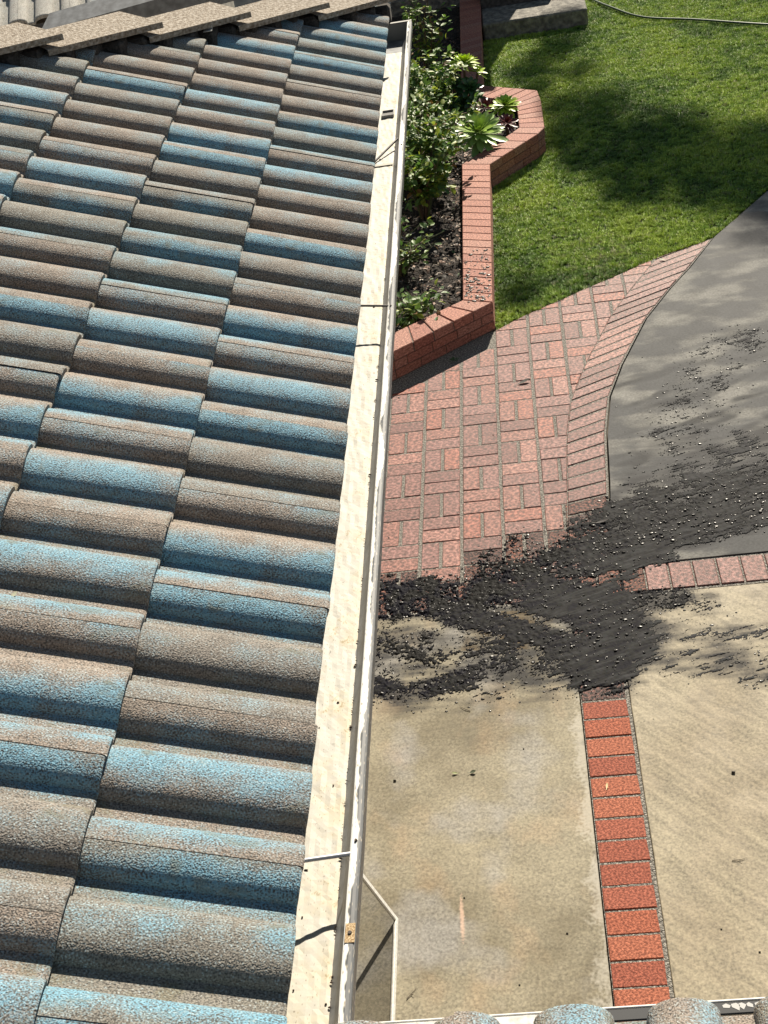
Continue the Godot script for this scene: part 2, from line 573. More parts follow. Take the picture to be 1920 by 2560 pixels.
func make_left_roof(house: Node3D, o: Vector3) -> void:
	# deck, cut along the hip and the valley
	var deckmat := tri_mat(lin(0.17, 0.13, 0.095), 0.95, mottle(21, 0.05, Color(0.6, 0.6, 0.6), Color(1, 1, 1)), null, 2.0)
	var d := MB.new()
	var hp := hip_plane()
	var vp := [Vector3(1, 0, 1).normalized(), Vector3(1, 0, 1).normalized().dot(Vector3(0, 0, 6.16))]
	var n := Vector3(sin(PITCH), cos(PITCH), 0)
	var q := func(k: float, z: float) -> Vector3: return Vector3(-k * cos(PITCH), ROOF_H + k * sin(PITCH), z) - n * 0.045
	d.quad(q.call(0.06, -6.0), q.call(0.06, 14.0), q.call(6.0, 14.0), q.call(6.0, -6.0), n)
	d.clip(hp[0], hp[1])
	d.clip(vp[0], vp[1])
	var roof := mi("roof", d.done(), deckmat, house, o)
	var back := MB.new()
	# the slope on the other side of the hip
	var apex0 := HIP_A + HIP_OUT * 0.165 + Vector3(0, 0.0, 0)
	var dirup := Vector3(HIP_D.x, 0.4070, HIP_D.z)
	var base: Vector3 = apex0
	base.y = ROOF_H - 0.05 - base.x * tan(PITCH)
	var top := base + dirup * 4.0
	top.y = ROOF_H - 0.05 - top.x * tan(PITCH)
	back.quad(base, top, top + Vector3(-0.30, -0.20, -0.40), base + Vector3(-0.30, -0.20, -0.40), Vector3(-0.2, 1, -0.3))
	mi("back_slope", back.done(), deckmat, roof)
	var plain := []
	for v in 4: plain.append(null)
	var mesh_a := tile_mesh(0.425).done()
	var drop := 0.021 / COURSE
	var basis := tile_basis(drop)
	var slip := [0.0, 0.016, 0.060, 0.075, 0.11, 0.10]
	for k in 6:
		for t in 20:
			# joints sit on every second roll, staggered from course to course
			var idx := 2.0 * t - 2.0 + (1.0 if k % 2 == 1 else 0.0)
			var z: float = ROLL_Z + idx * ROLL - ROLL_W + slip[k] * ROLL
			var up := k * COURSE + (0.012 if k == 1 else 0.0)
			var at := Vector3(-up * cos(PITCH), ROOF_H + up * sin(PITCH), z)
			var hipz := at.dot(hp[0])
			if at.x + z + 0.1 > 6.16 + 0.05: continue
			if Vector3(at.x - 0.4, 0, z + 0.45).dot(hp[0]) > hp[1] and Vector3(at.x, 0, z + 0.45).dot(hp[0]) > hp[1]: continue
			var jit := Basis(Vector3.UP, rng.randf_range(-0.005, 0.005)) * Basis(Vector3(0, 0, 1), rng.randf_range(-0.0025, 0.0025))
			at += Vector3(rng.randf_range(-0.003, 0.003), rng.randf_range(-0.001, 0.001), rng.randf_range(-0.001, 0.001))
			var xf := Transform3D(jit * basis, at)
			var pick := (t * 5 + k * 3 + int(rng.randi() % 3)) % 8
			var cross_hip: bool = Vector3(at.x - 0.42, 0, z + 0.05).dot(hp[0]) > hp[1] or Vector3(at.x, 0, z).dot(hp[0]) > hp[1]
			var cross_val := at.x + z + 0.45 > 6.16
			if cross_hip or cross_val:
				var m := tile_mesh(0.425)
				var inv := xf.affine_inverse()
				for pl in [hp, vp]:
					var nl: Vector3 = (xf.basis.transposed() * (pl[0] as Vector3))
					m.clip(nl, pl[1] - (pl[0] as Vector3).dot(xf.origin))
				if m.v.size() < 9: continue
				var ti := mi("roof_tile", m.done(), tile_mats[pick], roof)
				ti.transform = xf
			else:
				var ti := mi("roof_tile", mesh_a, tile_mats[pick], roof)
				ti.transform = xf
	# hip caps: flat slabs lapped downhill, with a second wing on the far side
	var capmat := tri_mat(lin(0.44, 0.405, 0.355), 0.92, mottle(31, 0.09, Color(0.55, 0.50, 0.44), Color(1, 1, 1), 5), bumpy(32, 0.2, 6.0), 2.6, 0.5)
	var rise := 0.408 * 0.605 / 0.605
	var along := Vector3(HIP_D.x, 0.2455, HIP_D.z)   # plan length 1
	var len_ := 0.452
	for i in 7:
		var m := MB.new()
		var lift := 0.026
		var s0 := -0.05 + i * len_
		var p0 := HIP_A + along * s0 + Vector3(0, lift + 0.012, 0) 
		var p1 := HIP_A + along * (s0 + len_ + 0.08) + Vector3(0, -0.012, 0)
		var wing := HIP_OUT * 0.165 + Vector3(0, 0.034, 0)
		var wing2 := HIP_OUT * 0.19 + Vector3(0, -0.115, 0)
		var dn := Vector3(0, -0.022, 0)
		var e0 := p0 + wing
		var e1 := p1 + wing
		var slant := along * 0.055
		m.quad(p0, p1, e1, e0 + slant, Vector3.UP)
		m.quad(p0, p1, p1 + dn, p0 + dn, -HIP_OUT)
		m.quad(p0, e0 + slant, e0 + slant + dn, p0 + dn, -along)
		m.quad(p0 + dn, p1 + dn, e1 + dn, e0 + dn + slant, Vector3.DOWN)
		m.quad(e0 + slant, e1, e1 + wing2, e0 + slant + wing2, Vector3.UP + HIP_OUT)
		m.quad(e0 + slant, e0 + slant + wing2, e0 + slant + wing2 + dn, e0 + slant + dn, -along)
		mi("hip_tile", m.done(), capmat, roof)
	# a loose clip caught between two tiles, and the mortar bedding under the caps
	var bm := MB.new()
	for i in 26:
		var s := 0.02 + i * 0.115
		var p := HIP_A + along * s + HIP_OUT * (0.06 + rng.randf() * 0.02)
		bm.box(p + Vector3(-0.05, -0.09, -0.05), p + Vector3(0.05, -0.012, 0.05), 0.012, Transform3D.IDENTITY)
	mi("mortar_bedding", bm.done(), tri_mat(lin(0.09, 0.08, 0.07), 0.95, mottle(33, 0.1, Color(0.5, 0.5, 0.5), Color(1, 1, 1)), null, 3.0), roof)
	var cl := MB.new()
	var cp := Vector3(-0.655, 2.91, 1.93)
	cl.box(cp, cp + Vector3(0.035, 0.004, 0.028), 0.001)
	cl.box(cp + Vector3(0, 0.004, 0.0), cp + Vector3(0.035, 0.016, 0.004), 0.001)
	mi("metal_clip", cl.done(), mat(lin(0.42, 0.42, 0.40), 0.45, 0.6), roof)

func make_near_roof(house: Node3D, o: Vector3) -> void:
	var deckmat := tri_mat(lin(0.17, 0.13, 0.095), 0.95, mottle(21, 0.05, Color(0.6, 0.6, 0.6), Color(1, 1, 1)), null, 2.0)
	var nose := 6.140
	var n := Vector3(0, cos(PITCH), -sin(PITCH))
	var d := MB.new()
	var q := func(k: float, x: float) -> Vector3: return Vector3(x, ROOF_H + k * sin(PITCH), nose + k * cos(PITCH)) - n * 0.045
	d.quad(q.call(0.06, -6.0), q.call(0.06, 4.0), q.call(3.5, 4.0), q.call(3.5, -6.0), n)
	var vp := [Vector3(-1, 0, -1).normalized(), Vector3(-1, 0, -1).normalized().dot(Vector3(0, 0, 6.16))]
	d.clip(vp[0], vp[1])
	var roof := mi("roof", d.done(), deckmat, house, o)
	var a := PITCH - 0.021 / COURSE
	var basis := Basis(Vector3(0, sin(a), cos(a)), Vector3(0, cos(a), -sin(a)), Vector3(-1, 0, 0))
	var mesh_a := tile_mesh(0.425).done()
	for k in 3:
		for t in 9:
			# crowns measured at x = 0.121, 0.275, 0.446, 0.595
			var x0 := 0.600 + 0.062 + ROLL * (1.0 if k % 2 == 1 else 0.0) + (t - 4) * 2.0 * ROLL * 0.97
			var up := k * COURSE
			var at := Vector3(x0, ROOF_H - 0.004 + up * sin(PITCH), nose + up * cos(PITCH))
			if at.x + at.z + 0.05 < 6.16: continue
			at += Vector3(rng.randf_range(-0.003, 0.003), 0, rng.randf_range(-0.003, 0.003))
			var xf := Transform3D(basis, at)
			var pick := (t * 3 + 1 + k) % 8
			if t == 4 and k == 0: pick = 0
			if t == 3 and k == 0: pick = 4
			if t == 2 and k == 0: pick = 2
			if at.x + at.z - 0.4 < 6.16:
				var m := tile_mesh(0.425)
				m.clip(xf.basis.transposed() * (vp[0] as Vector3), vp[1] - (vp[0] as Vector3).dot(at))
				if m.v.size() < 9: continue
				mi("roof_tile", m.done(), tile_mats[pick], roof).transform = xf
			else:
				mi("roof_tile", mesh_a, tile_mats[pick], roof).transform = xf

# sheet bent along a cross-section, run along z from z0 to z1; cs = points (x, y), thin wall
func channel(cs: Array, z0: float, z1: float, t: float, steps := 1) -> MB:
	var b := MB.new()
	for i in cs.size() - 1:
		var a: Vector2 = cs[i]
		var c: Vector2 = cs[i + 1]
		var e := (c - a).normalized()
		var nn := Vector2(-e.y, e.x)
		for s in [1.0, -1.0]:
			var off: Vector2 = nn * t * 0.5 * s
			for k in steps:
				var za := lerpf(z0, z1, float(k) / steps)
				var zb := lerpf(z0, z1, float(k + 1) / steps)
				b.flat(Vector3(a.x + off.x, a.y + off.y, za), Vector3(c.x + off.x, c.y + off.y, za), Vector3(c.x + off.x, c.y + off.y, zb), Vector3(nn.x, nn.y, 0) * s, Vector2(za, i), Vector2(za, i + 1), Vector2(zb, i + 1))
				b.flat(Vector3(a.x + off.x, a.y + off.y, za), Vector3(c.x + off.x, c.y + off.y, zb), Vector3(a.x + off.x, a.y + off.y, zb), Vector3(nn.x, nn.y, 0) * s, Vector2(za, i), Vector2(zb, i + 1), Vector2(zb, i))
	for e in [0, cs.size() - 1]:
		var p: Vector2 = cs[e]
		var q: Vector2 = cs[1] if e == 0 else cs[e - 1]
		var dn := (p - q).normalized()
		var nn := Vector2(-dn.y, dn.x) * t * 0.5
		b.quad(Vector3(p.x + nn.x, p.y + nn.y, z0), Vector3(p.x - nn.x, p.y - nn.y, z0), Vector3(p.x - nn.x, p.y - nn.y, z1), Vector3(p.x + nn.x, p.y + nn.y, z1), Vector3(dn.x, dn.y, 0))
	return b

# white enamel that has flaked off to grey metal along one ragged edge
func peel_material(s: int, bare: float) -> StandardMaterial3D:
	var w := 1024
	var h := 32
	var im := Image.create(w, h, false, Image.FORMAT_RGB8)
	var n1 := noise(s, 0.012, 2)
	var n2 := noise(s + 1, 0.10, 3)
	for x in w:
		var edge := bare + 0.30 * n1.get_noise_1d(x) + 0.10 * n2.get_noise_1d(x)
		for y in h:
			var f := float(y) / h
			var col := Color(0.80, 0.80, 0.78)
			if f < edge: col = Color(0.085, 0.09, 0.095) * (1.0 + 0.3 * n2.get_noise_2d(x, y * 8))
			elif f < edge + 0.05: col = Color(0.55, 0.54, 0.50)
			if n2.get_noise_2d(x * 2.3 + 900, y * 3) > 0.46: col = Color(0.33, 0.29, 0.23)
			im.set_pixel(x, y, col.linear_to_srgb())
	var m := StandardMaterial3D.new()
	m.albedo_texture = ImageTexture.create_from_image(im)
	m.roughness = 0.42
	return m

func sediment_material() -> StandardMaterial3D:
	var w := 128
	var h := 2048
	var im := Image.create(w, h, false, Image.FORMAT_RGB8)
	var n1 := noise(501, 0.010, 3)
	var n2 := noise(502, 0.05, 3)
	var n3 := noise(503, 0.3, 2)
	for y in h:
		for x in w:
			var fx := float(x) / w
			var l := n1.get_noise_2d(x * 0.5, y * 1.9)
			var m := n2.get_noise_2d(x * 0.55, y * 2.0)
			var g := n3.get_noise_2d(x * 0.5, y * 1.7)
			var c := Color(0.47, 0.46, 0.42) * (1.0 + 0.06 * g + 0.05 * m)
			var st := clampf((fx - 0.55) * 1.2 + 0.9 * l + 0.3 * m, 0.0, 1.0)
			c = c.lerp(Color(0.46, 0.41, 0.30), st * 0.75)
			# older, dirtier silt towards the end of the run
			var far := clampf((float(y) / h - 0.80) * 4.0 + l * 0.7 + m * 0.4, 0.0, 1.0)
			if y > h * 0.70: c = c.lerp(Color(0.50, 0.44, 0.31), far * 0.55)
			var dirt := clampf((m * 0.8 + l * 0.6 + g * 0.5 - 0.55) * 4.0, 0.0, 1.0)
			c = c.lerp(Color(0.26, 0.19, 0.09), dirt * 0.7)
			if n3.get_noise_2d(x * 0.35 + 400, y * 1.2) > 0.66: c = c.lerp(Color(0.12, 0.09, 0.06), 0.7)
			im.set_pixel(x, y, c.linear_to_srgb())
	var mt := StandardMaterial3D.new()
	mt.albedo_texture = ImageTexture.create_from_image(im)
	mt.roughness = 0.7
	mt.normal_enabled = true
	mt.normal_texture = bumpy(504, 0.03, 5.0, 4, 256)
	mt.normal_scale = 0.0
	return mt

func make_left_gutter(house: Node3D, o: Vector3) -> void:
	var grey := tri_mat(lin(0.24, 0.25, 0.26), 0.45, mottle(41, 0.03, Color(0.72, 0.72, 0.72), Color(1, 1, 1)), null, 2.0)
	var z0 := 0.83
	var z1 := 6.20
	var fy := 2.420
	var cs := [Vector2(-0.060, 2.525), Vector2(-0.060, fy), Vector2(0.026, fy), Vector2(0.040, 2.440), Vector2(0.052, 2.470), Vector2(0.060, 2.496)]
	var g := mi("gutter", channel(cs, z0, z1, 0.0022).done(), grey, house, o)
	# outer face below the lip
	var face := channel([Vector2(0.079, 2.497), Vector2(0.079, 2.476), Vector2(0.064, 2.452), Vector2(0.046, 2.430), Vector2(0.036, 2.416)], z0, z1, 0.002)
	mi("outer_face", face.done(), grey, g)
	# rolled lip with flaking paint
	var b := MB.new()
	var steps := 180
	var wob := noise(611, 0.35, 2)
	var sec := [Vector2(0.0585, 2.4965), Vector2(0.0595, 2.4995), Vector2(0.063, 2.5015), Vector2(0.070, 2.502), Vector2(0.076, 2.5015), Vector2(0.0795, 2.4995), Vector2(0.0805, 2.496), Vector2(0.0805, 2.474)]
	for k in steps:
		var za := lerpf(z0, z1, float(k) / steps)
		var zb := lerpf(z0, z1, float(k + 1) / steps)
		var wa := wob.get_noise_1d(za * 6.0) * 0.0016
		var wb := wob.get_noise_1d(zb * 6.0) * 0.0016
		for i in sec.size() - 1:
			var p: Vector2 = sec[i]
			var q: Vector2 = sec[i + 1]
			var e := (q - p).normalized()
			var nn := Vector3(-e.y, e.x, 0)
			var u0 := 1.0 - float(i) / (sec.size() - 1)
			var u1 := 1.0 - float(i + 1) / (sec.size() - 1)
			var ta := (za - z0) / (z1 - z0)
			var tb := (zb - z0) / (z1 - z0)
			b.flat(Vector3(p.x + wa, p.y, za), Vector3(q.x + wa, q.y, za), Vector3(q.x + wb, q.y, zb), nn, Vector2(ta, u0), Vector2(ta, u1), Vector2(tb, u1))
			b.flat(Vector3(p.x + wa, p.y, za), Vector3(q.x + wb, q.y, zb), Vector3(p.x + wb, p.y, zb), nn, Vector2(ta, u0), Vector2(tb, u1), Vector2(tb, u0))
	var lip := mi("lip", b.done(), peel_material(71, 0.54), g)
	lip.set_meta("label", "white enamel lip flaking to grey metal")
	# dried silt that coats the floor, ragged where it meets the outer wall
	var sd := MB.new()
	var hn := noise(612, 0.9, 3)
	var en := noise(613, 9.0, 3)
	var nz := 420
	var nx := 8
	for k in nz:
		for i in nx:
			var p := []
			var w := []
			for cc in [[k, i], [k + 1, i], [k + 1, i + 1], [k, i + 1]]:
				var z := lerpf(1.02, z1 - 0.01, float(cc[0]) / nz)
				var fx := float(cc[1]) / nx
				var right := 0.0285 + 0.0022 * en.get_noise_1d(z * 14.0)
				var x := lerpf(-0.0585, right, fx)
				var y := fy + 0.004 + 0.0025 * hn.get_noise_2d(x * 60.0, z * 12.0) - (0.003 if cc[1] == nx else 0.0)
				p.append(Vector3(x, y, z))
				w.append(Vector2(fx, float(cc[0]) / nz))
			sd.flat(p[0], p[1], p[2], Vector3.UP, w[0], w[1], w[2])
			sd.flat(p[0], p[2], p[3], Vector3.UP, w[0], w[2], w[3])
	var sed := mi("silt", sd.done(), sediment_material(), g)
	sed.set_meta("label", "dried cream silt coating the gutter floor")
	make_gutter_bits(g)
	# end cap
	b = MB.new()
	b.box(Vector3(-0.062, 2.415, z0 - 0.004), Vector3(0.060, 2.500, z0), 0.001)
	b.box(Vector3(-0.062, 2.499, z0 - 0.012), Vector3(0.079, 2.503, z0 + 0.006), 0.001)
	mi("end_cap", b.done(), mat(lin(0.30, 0.29, 0.26), 0.6), g)
	# lapped seam in the run
	b = MB.new()
	b.box(Vector3(-0.058, fy + 0.0065, 2.327), Vector3(0.025, fy + 0.0085, 2.345), 0.0006)
	mi("seam", b.done(), mat(lin(0.34, 0.32, 0.27), 0.6), g)
	# outlet: a square sleeve standing in the floor
	b = MB.new()
	for s in [[Vector3(-0.036, fy, 1.775), Vector3(-0.033, fy + 0.016, 1.835)], [Vector3(0.011, fy, 1.775), Vector3(0.014, fy + 0.016, 1.835)], [Vector3(-0.033, fy, 1.775), Vector3(0.011, fy + 0.016, 1.778)], [Vector3(-0.033, fy, 1.832), Vector3(0.011, fy + 0.016, 1.835)]]:
		b.box(s[0], s[1], 0.0006)
	mi("outlet", b.done(), mat(lin(0.33, 0.33, 0.32), 0.5), g)
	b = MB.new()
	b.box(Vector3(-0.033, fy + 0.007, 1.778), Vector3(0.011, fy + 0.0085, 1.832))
	mi("outlet_dark_plate", b.done(), mat(lin(0.05, 0.05, 0.05), 0.6), g)  # solid plate, its dark colour stands in for shade inside the outlet
	# hangers: tubes that tie the lip to the fascia
	var hm := mat(lin(0.40, 0.41, 0.43), 0.4, 0.3)
	b = MB.new()
	b.tube([Vector3(-0.062, 2.520, 5.735), Vector3(0.060, 2.497, 5.705)], [0.0042, 0.0042], 10)
	mi("hanger", b.done(), hm, g)
	b = MB.new()
	b.tube([Vector3(-0.062, 2.506, 3.600), Vector3(0.062, 2.499, 3.622)], [0.0036, 0.0036], 10)
	mi("hanger", b.done(), mat(lin(0.14, 0.13, 0.12), 0.6), g)
	b = MB.new()
	b.tube([Vector3(-0.050, 2.430, 2.305), Vector3(0.044, 2.452, 2.150)], [0.0040, 0.0040], 8)
	var loose := mi("hanger", b.done(), mat(lin(0.07, 0.07, 0.07), 0.6), g)
	loose.set_meta("label", "bent dark hanger lying askew across the gutter")
	# nail heads on the lip, one with a square rust stain
	for nd in [[5.68, 0.0035, 0], [5.88, 0.0048, 1], [0.93, 0.0028, 0], [3.63, 0.003, 0], [2.35, 0.003, 0]]:
		b = MB.new()
		var nz2: float = nd[0]
		var nr: float = nd[1]
		b.tube([Vector3(0.070, 2.500, nz2), Vector3(0.070, 2.5055, nz2)], [nr, nr * 0.7], 10)
		mi("nail", b.done(), mat(lin(0.05, 0.035, 0.025), 0.7), g)
		if nd[2] == 1:
			b = MB.new()
			b.box(Vector3(0.0615, 2.5015, nz2 - 0.020), Vector3(0.0790, 2.5032, nz2 + 0.020), 0.0006)
			mi("washer", b.done(), tri_mat(lin(0.58, 0.47, 0.30), 0.8, mottle(43, 0.08, Color(0.6, 0.5, 0.38), Color(1, 1, 1)), null, 12.0), g)

func make_gutter_bits(g: Node3D) -> void:
	var m := MultiMesh.new()
	m.transform_format = MultiMesh.TRANSFORM_3D
	m.mesh = clod_mesh(31)
	m.instance_count = 150
	for k in 150:
		var z := 1.1 + 5.0 * pow(rng.randf(), 0.45)
		var sc := 0.0006 + 0.0017 * pow(rng.randf(), 3.0)
		var x := rng.randf_range(-0.05, 0.02)
		if rng.randf() < 0.86: x = 0.0265 + rng.randf_range(-0.002, 0.003)
		m.set_instance_transform(k, Transform3D(Basis(Vector3.UP, rng.randf() * TAU).scaled(Vector3(sc * rng.randf_range(1.0, 2.6), sc, sc)), Vector3(x, 2.4255, z)))
	var o := MultiMeshInstance3D.new()
	o.name = "grit"
	o.multimesh = m
	o.material_override = mat(lin(0.055, 0.035, 0.022), 0.85)
	o.set_meta("kind", "stuff")
	g.add_child(o)

func make_near_gutter(house: Node3D, o: Vector3) -> void:
	var grey := tri_mat(lin(0.10, 0.105, 0.11), 0.45, mottle(44, 0.03, Color(0.6, 0.6, 0.6), Color(1, 1, 1)), null, 2.0)
	# cross-section in (z, y), run along x
	var b := MB.new()
	var cs := [Vector2(6.188, 2.525), Vector2(6.188, 2.42), Vector2(6.100, 2.42), Vector2(6.076, 2.495)]
	var x0 := 0.083
	var x1 := 4.0
	for i in cs.size() - 1:
		var a: Vector2 = cs[i]
		var c: Vector2 = cs[i + 1]
		b.quad(Vector3(x0, a.y, a.x), Vector3(x0, c.y, c.x), Vector3(x1, c.y, c.x), Vector3(x1, a.y, a.x), Vector3(0, 0.3, -1) if i == 0 else Vector3(0, 1, 0.2))
	var g := mi("gutter", b.done(), grey, house, o)
	b = MB.new()
	b.box(Vector3(x0, 2.472, 6.052), Vector3(x1, 2.502, 6.056), 0.0012)
	mi("outer_face", b.done(), mat(lin(0.62, 0.62, 0.60), 0.45), g)
	# the lip: white enamel where it has held, bare dark metal beyond, with a few chips left
	b = MB.new()
	b.box(Vector3(x0, 2.4975, 6.0575), Vector3(0.395, 2.5025, 6.078), 0.0015)
	mi("lip", b.done(), tri_mat(lin(0.74, 0.74, 0.72), 0.4, mottle(45, 0.05, Color(0.75, 0.74, 0.72), Color(1, 1, 1)), null, 4.0), g)
	b = MB.new()
	b.box(Vector3(0.395, 2.4970, 6.0575), Vector3(x1, 2.5020, 6.078), 0.0015)
	mi("lip", b.done(), mat(lin(0.040, 0.042, 0.045), 0.75), g)
	for k in 16:
		b = MB.new()
		var x := 0.66 + 0.012 * k + rng.randf_range(-0.004, 0.004)
		b.prism(PackedVector2Array([Vector2(x, 6.060 + rng.randf_range(0, 0.003)), Vector2(x + rng.randf_range(0.003, 0.008), 6.060), Vector2(x + rng.randf_range(0.008, 0.015), 6.064), Vector2(x + rng.randf_range(0.006, 0.012), 6.066 + rng.randf_range(0.0, 0.009)), Vector2(x + 0.001, 6.067)]), 2.5020, 2.5025, 0.0)
		mi("paint_chip", b.done(), mat(lin(0.42, 0.42, 0.41), 0.7), g)

# ---------------------------------------------------------------- beyond
func make_far_buildings() -> void:
	# the part of the house across the garden: its plinth and wall base, its step, its eave that shades the bed
	var wallm := tri_mat(lin(0.50, 0.49, 0.46), 0.9, mottle(51, 0.02, Color(0.8, 0.8, 0.8), Color(1, 1, 1)), null, 0.8)
	var conc := tri_mat(lin(0.24, 0.225, 0.19), 0.85, mottle(52, 0.03, Color(0.6, 0.6, 0.6), Color(1, 1, 1)), bumpy(53, 0.08, 4.0), 1.5)
	var h := thing("stucco_house", "pale stucco house wall on a concrete footing at the end of the bed", "house", Vector3(-1, 0, -8.1))
	var o := -h.position
	var b := MB.new()
	b.box(Vector3(-5.0, 0.14, -8.3), Vector3(0.95, 2.45, -8.05))
	mi("wall", b.done(), wallm, h, o)
	b = MB.new()
	b.box(Vector3(-5.0, -0.03, -8.32), Vector3(0.95, 0.14, -7.92), 0.01)
	mi("footing", b.done(), conc, h, o)
	b = MB.new()
	b.box(Vector3(-5.3, 2.45, -9.5), Vector3(1.15, 2.60, -7.55), 0.01)
	mi("eave", b.done(), mat(lin(0.22, 0.17, 0.13), 0.9), h, o)
	var st := thing("concrete_step", "wide grey concrete step at the foot of the far doorway beside the lawn", "step", Vector3(0.8, 0, -6.9))
	o = -st.position
	b = MB.new()
	b.box(Vector3(0.295, -0.03, -7.12), Vector3(1.335, 0.16, -6.60), 0.012)
	mi("tread", b.done(), conc, st, o)
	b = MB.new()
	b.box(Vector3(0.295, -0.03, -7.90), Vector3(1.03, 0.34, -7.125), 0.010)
	mi("upper_tread", b.done(), tri_mat(lin(0.07, 0.065, 0.06), 0.85, mottle(54, 0.04, Color(0.6, 0.6, 0.6), Color(1, 1, 1)), null, 2.0), st, o)  # near-black colour carries the shade that lies over this tread
	b = MB.new()
	b.box(Vector3(1.035, -0.03, -7.90), Vector3(1.33, 0.24, -7.125), 0.010)
	mi("door_sill", b.done(), mat(lin(0.72, 0.72, 0.70), 0.6), st, o)
	# a lower tiled roof whose noses show over the hip
	var g := thing("tiled_outbuilding", "outbuilding whose pale grey barrel tiles end above dark shade beyond the hip", "outbuilding", Vector3(-2.8, 0, -1.6))
	o = -g.position
	b = MB.new()
	b.box(Vector3(-5.0, -0.03, -3.6), Vector3(-1.55, 2.02, -1.75))
	mi("wall", b.done(), tri_mat(lin(0.42, 0.39, 0.34), 0.95, mottle(55, 0.03, Color(0.75, 0.75, 0.75), Color(1, 1, 1)), null, 1.0), g, o)
	var pal := []
	for i in 2:
		var m: StandardMaterial3D = tile_mats[i].duplicate()
		m.albedo_texture = tile_image(700 + i * 13, 99, [[0.0, 0.5, 0.2], [0.5 * (i % 2), 0.4, 0.3], [0.0, 0.5, 0.2]])
		pal.append(m)
	b = MB.new()
	var yaw := Basis(Vector3.UP, deg_to_rad(9.0))
	var nose := Vector3(-2.487, 2.205, -1.329)
	var a := 0.33
	var bs := yaw * Basis(Vector3(0, sin(a), -cos(a)), Vector3(0, cos(a), sin(a)), Vector3(1, 0, 0))
	var q := func(k: float, s: float) -> Vector3: return nose + bs * Vector3(k, -0.05, s)
	b.quad(q.call(0.05, -2.0), q.call(0.05, 0.72), q.call(2.2, 0.72), q.call(2.2, -2.0), Vector3.UP)
	var roof := mi("roof", b.done(), mat(lin(0.20, 0.165, 0.13), 0.95), g, o)
	var tm := tile_mesh(0.425).done()
	var bs2 := yaw * Basis(Vector3(0, sin(a - 0.06), -cos(a - 0.06)), Vector3(0, cos(a - 0.06), sin(a - 0.06)), Vector3(1, 0, 0))
	for k in 3:
		for t in 6:
			var z := -0.067 - 0.0 + (t - 4) * 2.0 * ROLL + ROLL * (k % 2)
			var at: Vector3 = nose + bs * Vector3(k * COURSE, 0, z)
			mi("roof_tile", tm, pal[(t + k) % 2], roof).transform = Transform3D(bs2, at)
	# grey flashing between that roof and the hip
	b = MB.new()
	var f0 := Vector3(-2.05, 2.40, -0.36)
	var f1 := Vector3(-0.55, 2.50, -0.62)
	b.quad(f0, f1, f1 + Vector3(0.03, 0.05, -0.16), f0 + Vector3(0.03, 0.05, -0.16), Vector3.UP)
	b.quad(f0, f1, f1 + Vector3(0, -0.12, 0), f0 + Vector3(0, -0.12, 0), Vector3.BACK)
	var fl := mi("flashing", b.done(), tri_mat(lin(0.16, 0.17, 0.18), 0.6, mottle(56, 0.03, Color(0.7, 0.7, 0.7), Color(1, 1, 1)), null, 2.0))
	tag(fl, "strip of grey sheet metal flashing behind the flat hip tiles", "flashing")

# ---------------------------------------------------------------- paving
var brick_mats: Array = []
var red_mats: Array = []
var muddy_mats: Array = []
var cap_mats: Array = []

func make_brick_mats() -> void:
	var bn := bumpy(61, 0.12, 5.0, 4)
	var t1 := mottle(62, 0.038, Color(0.40, 0.32, 0.30), Color(1, 1, 1), 5)
	var t2 := mottle(63, 0.06, Color(0.56, 0.50, 0.48), Color(1, 1, 1), 5)
	for c in [Color(0.33, 0.140, 0.105), Color(0.27, 0.120, 0.098), Color(0.39, 0.180, 0.140), Color(0.22, 0.092, 0.075), Color(0.37, 0.130, 0.085), Color(0.30, 0.140, 0.118)]:
		var m := tri_mat(lin(c.r * 1.06, c.g * 1.10, c.b * 1.14), 0.58, t1, bn, 4.0, 0.35)
		m.metallic_specular = 0.4
		brick_mats.append(m)
	for c in [Color(0.24, 0.095, 0.070), Color(0.19, 0.088, 0.072), Color(0.27, 0.095, 0.060)]:
		muddy_mats.append(tri_mat(lin(c.r, c.g, c.b), 0.6, mottle(68, 0.05, Color(0.10, 0.12, 0.14), Color(1, 1, 1), 5), bn, 4.0, 0.4))
		muddy_mats[-1].metallic_specular = 0.3
	for c in [Color(0.47, 0.155, 0.088), Color(0.44, 0.145, 0.090), Color(0.50, 0.180, 0.105), Color(0.41, 0.130, 0.080)]:
		red_mats.append(tri_mat(lin(c.r * 0.92, c.g * 0.90, c.b * 0.92), 0.72, t2, bn, 5.0, 0.4))
		red_mats[-1].metallic_specular = 0.3
	for c in [Color(0.44, 0.185, 0.135), Color(0.48, 0.215, 0.160), Color(0.40, 0.165, 0.125), Color(0.46, 0.23, 0.18)]:
		cap_mats.append(tri_mat(lin(c.r * 1.02, c.g * 1.0, c.b * 0.95), 0.75, t2, bn, 4.0, 0.35))

# outer (concrete side) and inner edge of the curved soldier border
const BORDER_OUT := [Vector2(1.776, -1.589), Vector2(1.556, -1.192), Vector2(1.392, -0.932), Vector2(1.194, -0.573), Vector2(0.985, -0.037), Vector2(0.878, 0.311), Vector2(0.822, 0.699), Vector2(0.790, 1.180), Vector2(0.762, 1.50), Vector2(0.752, 1.895)]
const BORDER_IN := [Vector2(1.347, -1.366), Vector2(1.190, -1.075), Vector2(1.119, -0.944), Vector2(0.990, -0.690), Vector2(0.757, -0.061), Vector2(0.648, 0.314), Vector2(0.596, 0.700), Vector2(0.566, 1.180), Vector2(0.545, 1.50), Vector2(0.537, 1.895)]
const LAWN_EDGE := [Vector2(0.228, -0.657), Vector2(0.440, -0.828), Vector2(0.893, -1.105), Vector2(1.350, -1.388), Vector2(1.776, -1.589)]

